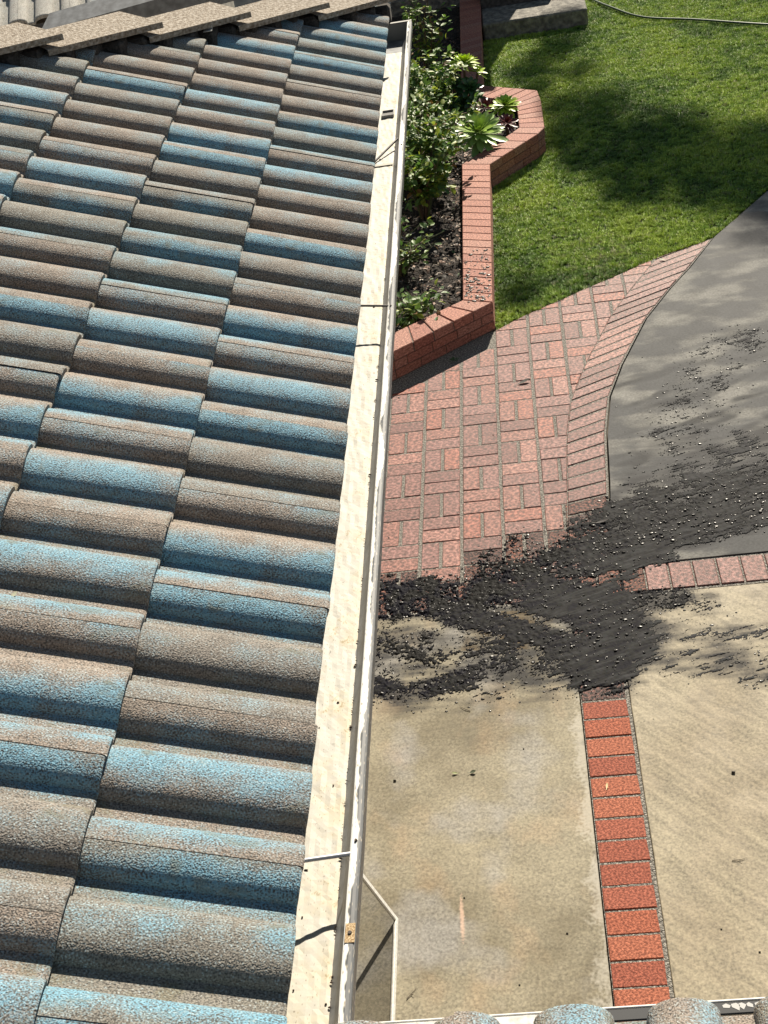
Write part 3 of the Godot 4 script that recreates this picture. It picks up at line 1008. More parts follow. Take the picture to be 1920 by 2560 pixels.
func curve_at(c: Array, s: float) -> Vector2:
	# by arc length
	for i in c.size() - 1:
		var l: float = (c[i + 1] - c[i]).length()
		if s <= l or i == c.size() - 2: return c[i].lerp(c[i + 1], s / l)
		s -= l
	return c[c.size() - 1]

func curve_len(c: Array) -> float:
	var s := 0.0
	for i in c.size() - 1: s += (c[i + 1] - c[i]).length()
	return s

func lay_brick(parent: Node3D, poly: PackedVector2Array, m: Material, y1: float) -> void:
	if poly.size() < 3: return
	var area := 0.0
	var cen := Vector2.ZERO
	for i in poly.size():
		area += poly[i].cross(poly[(i + 1) % poly.size()])
		cen += poly[i]
	if absf(area) * 0.5 < 0.0008: return
	cen /= poly.size()
	var loc := PackedVector2Array()
	for p in poly: loc.append(p - cen)
	if mud_at(cen).x + rng.randf_range(-0.1, 0.1) > 0.30: m = muddy_mats[rng.randi() % 3]
	var b := MB.new()
	b.prism(loc, -0.05, 0.0, 0.0035)
	var o := mi("brick", b.done(), m, parent, Vector3(cen.x, y1 + rng.randf_range(-0.002, 0.0015), cen.y))
	o.rotation = Vector3(rng.randf_range(-0.008, 0.008), 0, rng.randf_range(-0.008, 0.008))

func quad_poly(a: Vector2, b: Vector2, c: Vector2, d: Vector2) -> PackedVector2Array:
	return PackedVector2Array([a, b, c, d])

func make_paving() -> void:
	make_brick_mats()
	var mortar := tri_mat(lin(0.36, 0.34, 0.30), 0.85, mottle(64, 0.08, Color(0.42, 0.42, 0.42), Color(1, 1, 1), 5), bumpy(65, 0.15, 7.0), 3.5, 0.9)
	# --- basket-weave path
	var path := Node3D.new()
	path.name = numbered("brick_path")
	add_child(path)
	structure(path)
	path.set_meta("label", "basket weave path of worn pink red bricks")
	var region := PackedVector2Array([Vector2(-0.75, -0.02), Vector2(-0.40, -0.02), Vector2(0.20, -0.45)])
	for p in LAWN_EDGE.slice(0, 4): region.append(p)
	for p in BORDER_IN: region.append(p)
	region.append(Vector2(-0.75, 1.905))
	var bed := PackedVector2Array([Vector2(-0.75, -0.4)])
	for p in LAWN_EDGE: bed.append(p)
	for p in BORDER_OUT: bed.append(p)
	bed.append(Vector2(0.762, 2.13))
	bed.append(Vector2(-0.75, 2.13))
	var b := MB.new()
	b.prism(bed, -0.03, -0.0032, 0.0)
	mi("mortar_bed", b.done(), mortar, path)
	var gap := 0.0092
	for i in range(-2, 9):
		for j in range(-7, 10):
			var horizontal := (i + j) % 2 != 0
			for half in 2:
				var x0 := i + 0.0
				var x1 := i + 1.0
				var y0 := j + 0.0
				var y1 := j + 1.0
				if horizontal:
					y0 = j + 0.5 * half
					y1 = y0 + 0.5
				else:
					x0 = i + 0.5 * half
					x1 = x0 + 0.5
				var gx := gap / UNIT
				var ex0 := x0 + gx * (1.0 if not horizontal or true else 0.5) + rng.randf_range(-0.006, 0.006)
				var ex1 := x1 - gx + rng.randf_range(-0.006, 0.006)
				var gy := gx * (0.22 if horizontal and half == 1 else 0.32)
				var gy2 := gx * (0.22 if horizontal and half == 0 else 0.32)
				var ey0 := y0 + gy
				var ey1 := y1 - gy2
				var poly := quad_poly(path_point(ex0, ey0), path_point(ex1, ey0 + rng.randf_range(-0.008, 0.008)), path_point(ex1, ey1 + rng.randf_range(-0.008, 0.008)), path_point(ex0, ey1))
				var parts := Geometry2D.intersect_polygons(poly, region)
				for p in parts:
					if p.size() >= 3: lay_brick(path, p, brick_mats[rng.randi() % 6], 0.0)
	# --- curved soldier border
	var l0 := curve_len(BORDER_IN)
	var l1 := curve_len(BORDER_OUT)
	var count := 30
	var clipper := PackedVector2Array([Vector2(0.1, -0.59)])
	for p in [LAWN_EDGE[0], LAWN_EDGE[1], LAWN_EDGE[2], LAWN_EDGE[3], LAWN_EDGE[4]]: clipper.append(p)
	clipper.append_array(PackedVector2Array([Vector2(2.2, -1.0), Vector2(1.2, 3.0), Vector2(0.1, 3.0)]))
	var in_ext := BORDER_IN.duplicate()
	for k in range(-3, count):
		var s0 := float(k) / count
		var s1 := float(k + 1) / count
		var g0 := 0.055 / count * 1.2
		var ia: Vector2
		var ib: Vector2
		var oa := curve_at(BORDER_OUT, clampf((s0 + g0) * l1, 0, l1) * 1.0)
		var ob := curve_at(BORDER_OUT, (s1 - g0) * l1)
		if k < 0:
			var tt: Vector2 = (BORDER_IN[0] - BORDER_IN[1]).normalized()
			ia = BORDER_IN[0] + tt * (-(s0 + g0) * l0)
			ib = BORDER_IN[0] + tt * (-(s1 - g0) * l0)
			var to: Vector2 = (BORDER_OUT[0] - BORDER_OUT[1]).normalized()
			oa = BORDER_OUT[0] + to * (-(s0 + g0) * l1)
			ob = BORDER_OUT[0] + to * (-(s1 - g0) * l1)
		else:
			ia = curve_at(BORDER_IN, (s0 + g0) * l0)
			ib = curve_at(BORDER_IN, (s1 - g0) * l0)
		var di := (oa - ia).normalized() * 0.004
		var poly := quad_poly(ia + di, oa - di * 3.5, ob - di * 3.5, ib + di)
		for p in Geometry2D.intersect_polygons(poly, clipper):
			lay_brick(path, p, brick_mats[(rng.randi() % 3) * 2 + 1 if rng.randf() < 0.6 else rng.randi() % 6], 0.001)
	# --- the header course across the drive, which also closes the path
	var cross_ := Node3D.new()
	cross_.name = numbered("brick_band")
	add_child(cross_)
	structure(cross_)
	cross_.set_meta("label", "band of dull red bricks laid across the drive under the mud")
	for k in range(-12, 22):
		var x := 0.8935 - 0.118 * 2.0 + 0.117 * k
		if x > 0.40 + 0.2 * 0 and false: continue
		if x < -0.75: continue
		var p := quad_poly(Vector2(x + 0.006, 1.912 + 0.004 * k * 0.3), Vector2(x + 0.113, 1.913 + 0.0012 * k), Vector2(x + 0.112, 2.108 + 0.0012 * k), Vector2(x + 0.005, 2.107 + 0.0012 * k))
		p[0].y = 1.912 + 0.0012 * k
		lay_brick(cross_, p, (red_mats[k % 4 if k >= 0 else (k + 12) % 4] if x < 0.45 else brick_mats[1 + 2 * (absi(k) % 3)]), 0.0)
	b = MB.new()
	b.prism(PackedVector2Array([Vector2(0.766, 1.895), Vector2(3.25, 1.925), Vector2(3.25, 2.145), Vector2(0.766, 2.125)]), -0.03, -0.006, 0.0)
	mi("mortar_bed", b.done(), mortar, cross_)
	# --- the strip that runs down the drive
	var strip := Node3D.new()
	strip.name = numbered("brick_strip")
	add_child(strip)
	structure(strip)
	strip.set_meta("label", "single row of bright terracotta bricks dividing two concrete slabs")
	for k in 31:
		var z := 2.150 + 0.11378 * k
		var xl := 0.5095 - 0.0041 * (z - 2.814)
		var p := quad_poly(Vector2(xl + 0.004, z + 0.0035 + rng.randf_range(-0.001, 0.001)), Vector2(xl + 0.202 + rng.randf_range(-0.003, 0.003), z + 0.0045 + rng.randf_range(-0.001, 0.001)), Vector2(xl + 0.202 + rng.randf_range(-0.003, 0.003), z + 0.1105), Vector2(xl + 0.004, z + 0.1095))
		lay_brick(strip, p, red_mats[rng.randi() % 4], 0.0)
	b = MB.new()
	b.prism(PackedVector2Array([Vector2(0.512, 2.132), Vector2(0.729, 2.132), Vector2(0.716, 5.7), Vector2(0.502, 5.7)]), -0.03, -0.0035, 0.0)
	mi("mortar_bed", b.done(), mortar, strip)
	# --- concrete slabs of the drive
	var drive := Node3D.new()
	drive.name = numbered("driveway")
	add_child(drive)
	structure(drive)
	drive.set_meta("label", "concrete drive poured in three slabs, stained with silt")
	var cm := concrete_material()
	var rect := Rect2(-0.9, -2.7, 3.6, 8.0)
	var upper := PackedVector2Array([Vector2(1.790, -1.600), Vector2(1.955, -1.815), Vector2(2.285, -2.25), Vector2(2.7, -2.72), Vector2(7.0, -7.4), Vector2(7.0, 1.95), Vector2(0.775, 1.895)])
	for k in range(BORDER_OUT.size() - 2, 0, -1): upper.append(BORDER_OUT[k] + Vector2(0.010, 0.004))
	b = MB.new()
	b.prism(upper, -0.03, 0.0005, 0.003, rect)
	mi("slab", b.done(), cm, drive)
	b = MB.new()
	b.prism(PackedVector2Array([Vector2(-0.70, 2.132), Vector2(0.5075, 2.128), Vector2(0.4965, 5.6), Vector2(-0.70, 5.6)]), -0.03, 0.001, 0.003, rect)
	mi("slab", b.done(), cm, drive)
	b = MB.new()
	var right := PackedVector2Array([Vector2(0.732, 2.132)])
	var wn := noise(66, 2.5, 2)
	right.append(Vector2(3.0, 2.16))
	right.append(Vector2(7.0, 2.20))
	right.append(Vector2(7.0, 6.4))
	for k in range(0, 30):
		var z := 6.4 - k * 0.14
		if z < 2.2: break
		right.append(Vector2(0.7305 - 0.0041 * (z - 2.3) + 0.004 * wn.get_noise_1d(z * 3.0), z))
	b.prism(right, -0.03, 0.0012, 0.003, rect)
	mi("slab", b.done(), cm, drive)

# ---------------------------------------------------------------- mud
# runs of washed-out sludge: polyline points, half width, strength
const RUNS := [
	[[Vector2(-0.62, 1.96), Vector2(-0.30, 1.985), Vector2(-0.109, 2.02), Vector2(0.219, 1.985), Vector2(0.532, 1.82), Vector2(0.762, 1.64)], 0.165, 0.70, 1.0],
	[[Vector2(0.76, 1.57), Vector2(1.096, 1.43), Vector2(1.616, 1.31), Vector2(2.3, 1.2)], 0.21, 0.72, 0.40],
	[[Vector2(0.70, 1.72), Vector2(1.131, 1.68), Vector2(1.571, 1.545), Vector2(2.3, 1.36)], 0.13, 0.9, 0.25],
	[[Vector2(0.55, 1.88), Vector2(0.761, 1.86), Vector2(0.96, 1.82)], 0.10, 0.95, 0.12],
	[[Vector2(0.40, 2.08), Vector2(0.63, 2.19), Vector2(0.75, 2.42), Vector2(0.62, 2.60)], 0.17, 1.0, 0.15],
	[[Vector2(-0.05, 2.17), Vector2(0.25, 2.30), Vector2(0.506, 2.45)], 0.09, 0.80, 0.4],
	[[Vector2(0.76, 2.52), Vector2(1.039, 2.63), Vector2(1.349, 2.74), Vector2(2.0, 2.9)], 0.11, 0.46, 0.1],
	[[Vector2(-0.60, 2.52), Vector2(-0.30, 2.68), Vector2(-0.065, 2.62), Vector2(0.111, 2.53)], 0.075, 0.62, 0.6],
	[[Vector2(-0.60, 2.34), Vector2(-0.30, 2.38), Vector2(-0.02, 2.40), Vector2(0.25, 2.48)], 0.20, 0.46, 0.9],
	[[Vector2(0.70, 1.99), Vector2(0.84, 1.98)], 0.06, 0.62, 0.0],
	[[Vector2(0.724, 2.238), Vector2(1.02, 2.18)], 0.085, 0.72, 0.6],
	[[Vector2(1.20, 0.86), Vector2(1.34, 0.52), Vector2(1.50, 0.15), Vector2(1.72, -0.2)], 0.20, 0.37, 0.35],
	[[Vector2(0.10, 2.45), Vector2(0.42, 2.60)], 0.16, 0.55, 0.3],
	[[Vector2(0.13, 1.80), Vector2(0.30, 1.66)], 0.12, 0.45, 1.0],
	[[Vector2(0.95, 1.36), Vector2(1.35, 1.12), Vector2(1.75, 0.98), Vector2(2.3, 0.85)], 0.20, 0.47, 0.12],
	[[Vector2(0.85, 2.45), Vector2(1.1, 2.50), Vector2(1.7, 2.64)], 0.14, 0.36, 0.05],
	[[Vector2(-0.62, 2.66), Vector2(0.0, 2.70), Vector2(0.46, 2.66)], 0.10, 0.30, 0.5],
	[[Vector2(0.86, 2.20), Vector2(1.12, 2.26)], 0.10, 0.34, 0.4],
]

func mud_at(p: Vector2) -> Vector2:   # (strength, lumpiness)
	var best := 0.0
	var lump := 0.0
	var total := 0.0
	for r in RUNS:
		var pts: Array = r[0]
		var w: float = r[1]
		var d := 1e9
		for i in pts.size() - 1:
			var q := Geometry2D.get_closest_point_to_segment(p, pts[i], pts[i + 1])
			var dd := q.distance_squared_to(p)
			if dd < d: d = dd
		if d > w * w * 4.0: continue
		var s: float = r[2] * (1.0 - smoothstep(0.45, 1.75, sqrt(d) / w))
		if s > best: best = s
		lump += s * s * float(r[3])
		total += s * s
	return Vector2(best, clampf(lump / maxf(total, 1e-4), 0.0, 1.0))

func concrete_material() -> StandardMaterial3D:
	var rect := Rect2(-0.9, -2.7, 3.6, 8.0)
	var w := 760
	var h := 1690
	var im := Image.create(w, h, false, Image.FORMAT_RGB8)
	var ro := Image.create(w, h, false, Image.FORMAT_RGB8)
	var n_big := noise(201, 0.9, 3)
	var n_mid := noise(202, 4.5, 3)
	var n_str := noise(203, 7.0, 2)
	var n_fin := noise(204, 55.0, 2)
	var n_fil := noise(205, 2.2, 4)
	var r := RandomNumberGenerator.new()
	r.seed = 9
	var mud_cache := {}
	for y in h:
		var z := rect.position.y + rect.size.y * (y + 0.5) / h
		for x in w:
			var px := rect.position.x + rect.size.x * (x + 0.5) / w
			var big := n_big.get_noise_2d(px, z)
			var mid := n_mid.get_noise_2d(px, z)
			var fin := n_fin.get_noise_2d(px, z)
			var spk := r.randf() - 0.5
			var c: Color
			var rough := 0.72
			if z < 1.99:
				# the upper slab: grey, damp with a skin of washed silt in cloudy patches
				var st := n_str.get_noise_2d(px * 0.35 + z * 0.25, z * 1.2 - px * 0.3)
				c = Color(0.185, 0.182, 0.170)
				var fl := clampf(0.78 + 2.1 * n_fil.get_noise_2d(px * 0.8, z * 1.5) + 0.5 * big + 0.25 * st, 0.0, 1.0)
				c = c.lerp(Color(0.042, 0.044, 0.047), fl * 0.92)
				# smears of black silt dragged across it
				var sm := n_str.get_noise_2d((px * 0.94 - z * 0.34) * 0.22 + 40.0, (px * 0.34 + z * 0.94) * 0.9)
				var smear := clampf((sm + 0.45 * mid + 0.15 * fin - 0.16) * 2.4, 0, 1) * clampf((z + 1.0) * 0.7, 0.12, 1.0)
				c = c.lerp(Color(0.022, 0.023, 0.025), smear * 0.75)
				c = c * (1.0 + 0.22 * mid + 0.28 * fin + 0.22 * spk)
				rough = 0.90 - 0.18 * fl
			elif px < 0.51:
				var st2 := n_str.get_noise_2d(px * 0.5, z * 3.0)
				c = Color(0.240, 0.215, 0.156)
				c = c.lerp(Color(0.150, 0.131, 0.090), clampf(0.40 + 1.7 * big + 0.8 * mid, 0, 1))
				c = c.lerp(Color(0.25, 0.245, 0.235), clampf(n_fil.get_noise_2d(px * 0.8 + 5, z * 0.8) * 2.2 - 0.10, 0, 1) * 0.7)
				c = c.lerp(Color(0.36, 0.235, 0.135), clampf(n_fil.get_noise_2d(px * 1.3 - 9, z * 0.9) * 1.7 - 0.30, 0, 1) * 0.3)
				c = c * (1.0 + 0.10 * st2 + 0.34 * fin + 0.42 * spk + 0.16 * mid)
				rough = 0.66
				# worn cement edge beside the bricks
				c = c.lerp(Color(0.40, 0.38, 0.33), 0.6 * clampf((px - 0.455) * 22.0 + 1.6 * mid + 0.8 * fin, 0, 1))
				# a pale brick scuff
				var sc := Vector2((px + 0.040 - 0.03 * (z - 3.95)) / 0.010, (z - 3.955) / 0.13)
				if sc.length_squared() < 1.0: c = c.lerp(Color(0.55, 0.38, 0.29), 0.65 * clampf((1.0 - sc.length()) * 2.0 + spk, 0, 1))
			else:
				var st3 := n_str.get_noise_2d((px - z * 0.9) * 2.4, (px + z) * 0.35)
				c = Color(0.262, 0.230, 0.165)
				c = c.lerp(Color(0.205, 0.172, 0.118), clampf(0.35 + 1.5 * big + 0.8 * mid, 0, 1) * 0.9)
				c = c * (1.0 + 0.28 * st3 + 0.34 * fin + 0.42 * spk + 0.12 * mid)
				rough = 0.60 - 0.08 * mid
			if z > 0.8 and z < 3.1:
				var key := Vector2i(x / 4, y / 4)
				var mm: Vector2
				if mud_cache.has(key): mm = mud_cache[key]
				else:
					mm = mud_at(Vector2(rect.position.x + rect.size.x * (key.x * 4 + 2.0) / w, rect.position.y + rect.size.y * (key.y * 4 + 2.0) / h))
					mud_cache[key] = mm
				var st4 := n_str.get_noise_2d(px * 0.5 + 20, z * 2.6)
				var k := clampf((mm.x * 1.7 + 0.55 * mid + 0.40 * st4 + 0.25 * fin - 0.22) * 1.15, 0.0, 1.0)
				c = c.lerp(Color(0.022, 0.022, 0.0235), k * 0.92)
				if k > 0.2 and absf(z - 2.28 - 0.1 * px) < 0.14 and px > -0.05 and px < 0.42: c = c.lerp(Color(0.11, 0.07, 0.018), 0.45 * clampf(0.5 + mid * 2.0, 0, 1))
				rough = lerpf(rough, 0.72, k)
			c.r = clampf(c.r, 0, 1); c.g = clampf(c.g, 0, 1); c.b = clampf(c.b, 0, 1); c.a = 1.0
			im.set_pixel(x, y, c.linear_to_srgb())
			ro.set_pixel(x, y, Color(rough, rough, rough))
	var m := StandardMaterial3D.new()
	m.albedo_texture = ImageTexture.create_from_image(im)
	m.roughness = 1.0
	m.roughness_texture = ImageTexture.create_from_image(ro)
	m.roughness_texture_channel = BaseMaterial3D.TEXTURE_CHANNEL_GRAYSCALE
	m.normal_enabled = true
	m.normal_texture = grain_normal()
	m.normal_scale = 0.07
	m.metallic_specular = 0.3
	return m

func grain_normal() -> ImageTexture:
	# brushed and pitted concrete relief over the whole drive
	var w := 900
	var h := 2000
	var im := Image.create(w, h, false, Image.FORMAT_L8)
	var a := noise(301, 0.22, 3)
	var b := noise(302, 0.05, 2)
	for y in h:
		for x in w:
			var v := 0.5 + 0.24 * a.get_noise_2d(x * 0.8 + y * 0.2, y * 1.1) + 0.10 * b.get_noise_2d(x, y)
			im.set_pixel(x, y, Color(v, v, v))
	im.convert(Image.FORMAT_RGBA8)
	im.bump_map_to_normal_map(5.0)
	return ImageTexture.create_from_image(im)

func make_mud() -> void:
	var x0 := -0.69
	var z0 := -0.35
	var x1 := 2.55
	var z1 := 2.95
	var step := 0.0052
	var nx := int((x1 - x0) / step)
	var nz := int((z1 - z0) / step)
	var n1 := noise(401, 4.0, 3)
	var n2 := noise(402, 26.0, 4)
	var n3 := noise(403, 85.0, 2)
	var ns := noise(404, 9.0, 3)
	var coarse := {}
	var hts := PackedFloat32Array()
	var tone := PackedFloat32Array()
	hts.resize((nx + 1) * (nz + 1))
	tone.resize((nx + 1) * (nz + 1))
	var cs := 4
	for j in nz + 1:
		var z := z0 + j * step
		for i in nx + 1:
			var x := x0 + i * step
			var key := Vector2i(i / cs, j / cs)
			var mm: Vector2
			if coarse.has(key): mm = coarse[key]
			else:
				mm = mud_at(Vector2(x0 + (key.x * cs + cs * 0.5) * step, z0 + (key.y * cs + cs * 0.5) * step))
				coarse[key] = mm
			var y := -0.02
			var tn := 0.0
			if mm.x > 0.12:
				# streaks follow the flow towards the lower right of the drive
				var along := (x * 0.95 - z * 0.30)
				var acr := (x * 0.30 + z * 0.95)
				var st := ns.get_noise_2d(along * 0.45, acr * 2.6)
				var fine_st := ns.get_noise_2d(along * 0.9 + 50.0, acr * 7.0)
				var a := n1.get_noise_2d(x, z)
				var m := n2.get_noise_2d(x, z)
				var f := n3.get_noise_2d(x, z)
				var smooth_ := 1.0 - mm.y
				var d := mm.x - 0.50 + a * 0.36 + m * (0.10 + 0.24 * mm.y) + f * 0.26 + (st * 0.42 + fine_st * 0.22) * smooth_
				if d > 0.0:
					y = 0.0012 + smoothstep(0.0, 0.25, d) * 0.0018
					y += mm.y * clampf(d * 3.0, 0.0, 1.0) * (0.0048 * (0.35 + m * 1.3) + 0.002 * f + 0.0015)
					y += smooth_ * (0.0016 * st + 0.0014 * fine_st + 0.0002 * f)
					tn = clampf(smooth_ * (0.30 + 1.1 * st + 0.9 * fine_st + 0.5 * (x - 0.6)) + 0.2 * a, 0.0, 1.6)  # streak tone; the paling towards +x is sun glare put into the colour
				else:
					y = maxf(-0.012, d * 0.06)
			hts[j * (nx + 1) + i] = y
			tone[j * (nx + 1) + i] = tn
	var v := PackedVector3Array()
	var nn := PackedVector3Array()
	var cc := PackedColorArray()
	var idx := PackedInt32Array()
	var map := PackedInt32Array()
	map.resize((nx + 1) * (nz + 1))
	map.fill(-1)
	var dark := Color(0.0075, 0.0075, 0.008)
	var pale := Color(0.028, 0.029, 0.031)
	for j in range(1, nz - 1):
		for i in range(1, nx - 1):
			var k := j * (nx + 1) + i
			if maxf(maxf(hts[k], hts[k + 1]), maxf(hts[k + nx + 1], hts[k + nx + 2])) < 0.001: continue
			for q in [k, k + 1, k + nx + 1, k + nx + 2]:
				if map[q] < 0:
					map[q] = v.size()
					var qi: int = q % (nx + 1)
					var qj: int = q / (nx + 1)
					v.append(Vector3(x0 + qi * step, hts[q], z0 + qj * step))
					nn.append(Vector3(hts[q - 1] - hts[q + 1], 2.0 * step, hts[q - nx - 1] - hts[q + nx + 1]).normalized())
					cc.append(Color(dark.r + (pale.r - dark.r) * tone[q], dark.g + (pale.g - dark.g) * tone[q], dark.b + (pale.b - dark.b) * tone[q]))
			idx.append_array(PackedInt32Array([map[k], map[k + 1], map[k + nx + 1], map[k + 1], map[k + nx + 2], map[k + nx + 1]]))
	var arr := []
	arr.resize(Mesh.ARRAY_MAX)
	arr[Mesh.ARRAY_VERTEX] = v
	arr[Mesh.ARRAY_NORMAL] = nn
	arr[Mesh.ARRAY_COLOR] = cc
	arr[Mesh.ARRAY_INDEX] = idx
	var me := ArrayMesh.new()
	me.add_surface_from_arrays(Mesh.PRIMITIVE_TRIANGLES, arr)
	var mm2 := StandardMaterial3D.new()
	mm2.vertex_color_use_as_albedo = true
	mm2.albedo_color = Color.WHITE
	mm2.roughness = 0.64
	mm2.metallic_specular = 0.17
	mm2.normal_enabled = false
	mm2.normal_texture = bumpy(405, 0.12, 8.0)
	mm2.uv1_triplanar = true
	mm2.uv1_world_triplanar = true
	mm2.uv1_scale = Vector3.ONE * 6.0
	mm2.normal_scale = 0.3
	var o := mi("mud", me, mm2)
	o.set_meta("kind", "stuff")
	tag(o, "wet dark grey sludge washed over the bricks and concrete", "mud")
	# loose clods, thickest along the runs
	var clod := clod_mesh(5)
	var at := []
	var tries := 0
	while at.size() < 4600 and tries < 200000:
		tries += 1
		var x := rng.randf_range(-0.66, 2.2)
		var z := rng.randf_range(-0.3, 3.05)
		var s := mud_at(Vector2(x, z))
		var p := s.x * (0.10 + 0.9 * s.y)
		if s.x < 0.5 and s.x > 0.05: p *= 1.3
		p *= clampf(0.7 + 1.6 * n1.get_noise_2d(x * 2.0, z * 2.0), 0.0, 1.0)
		if rng.randf() > p + 0.003: continue
		var sc := 0.0016 + 0.0045 * pow(rng.randf(), 3.0)
		if s.x < 0.3: sc *= 0.75
		at.append(Transform3D(Basis.from_euler(Vector3(rng.randf_range(-0.5, 0.5), rng.randf() * TAU, rng.randf_range(-0.5, 0.5))).scaled(Vector3(sc * rng.randf_range(0.8, 2.2), sc * rng.randf_range(0.5, 0.9), sc)), Vector3(x, 0.002 + (0.004 if s.x > 0.6 else 0.0), z)))
	# crumbs flung on to the planter's coping
	for k in 150:
		var z := -0.72 - 0.75 * pow(rng.randf(), 1.4)
		var sc := 0.003 + 0.007 * pow(rng.randf(), 2.0)
		at.append(Transform3D(Basis.from_euler(Vector3(0, rng.randf() * TAU, 0)).scaled(Vector3(sc * rng.randf_range(0.8, 2.4), sc * 0.5, sc)), Vector3(rng.randf_range(0.06, 0.225), 0.202, z)))
	var mmesh := MultiMesh.new()
	mmesh.transform_format = MultiMesh.TRANSFORM_3D
	mmesh.mesh = clod
	mmesh.instance_count = at.size()
	for k in at.size(): mmesh.set_instance_transform(k, at[k])
	var mo := MultiMeshInstance3D.new()
	mo.name = numbered("mud_crumbs")
	mo.multimesh = mmesh
	mo.material_override = mat(lin(0.012, 0.0115, 0.011), 0.38)
	add_child(mo)
	mo.set_meta("kind", "stuff")
	tag(mo, "small black wet crumbs of sludge scattered over paving and coping", "mud crumbs")

func clod_mesh(s: int) -> ArrayMesh:
	var b := MB.new()
	var r := RandomNumberGenerator.new()
	r.seed = s
	var rings := 4
	var seg := 7
	var pts := []
	for i in rings + 1:
		var row := []
		for k in seg:
			var t := PI * i / rings
			var f := TAU * k / seg
			var d := Vector3(sin(t) * cos(f), cos(t), sin(t) * sin(f))
			row.append(d * (r.randf_range(0.72, 1.2) if i > 0 and i < rings else 1.0))
		pts.append(row)
	for i in rings:
		for k in seg:
			var m := (k + 1) % seg
			var cen: Vector3 = pts[i][k] + pts[i + 1][m]
			b.flat(pts[i][k], pts[i][m], pts[i + 1][m], cen)
			b.flat(pts[i][k], pts[i + 1][m], pts[i + 1][k], cen)
	return b.done()

# ---------------------------------------------------------------- planter
# outer and inner edge of the coping, going round from the house end
const P_OUT := [Vector2(-0.72, 0.075), Vector2(-0.408, -0.193), Vector2(0.233, -0.682), Vector2(0.277, -2.955), Vector2(0.677, -3.436), Vector2(0.738, -3.555), Vector2(0.744, -4.17), Vector2(0.725, -4.43), Vector2(0.262, -4.745), Vector2(0.300, -7.55)]
const P_IN := [Vector2(-0.72, -0.21), Vector2(-0.408, -0.44), Vector2(0.042, -0.764), Vector2(0.060, -3.035), Vector2(0.470, -3.535), Vector2(0.537, -3.63), Vector2(0.540, -4.10), Vector2(0.520, -4.25), Vector2(0.070, -4.60), Vector2(0.081, -7.55)]

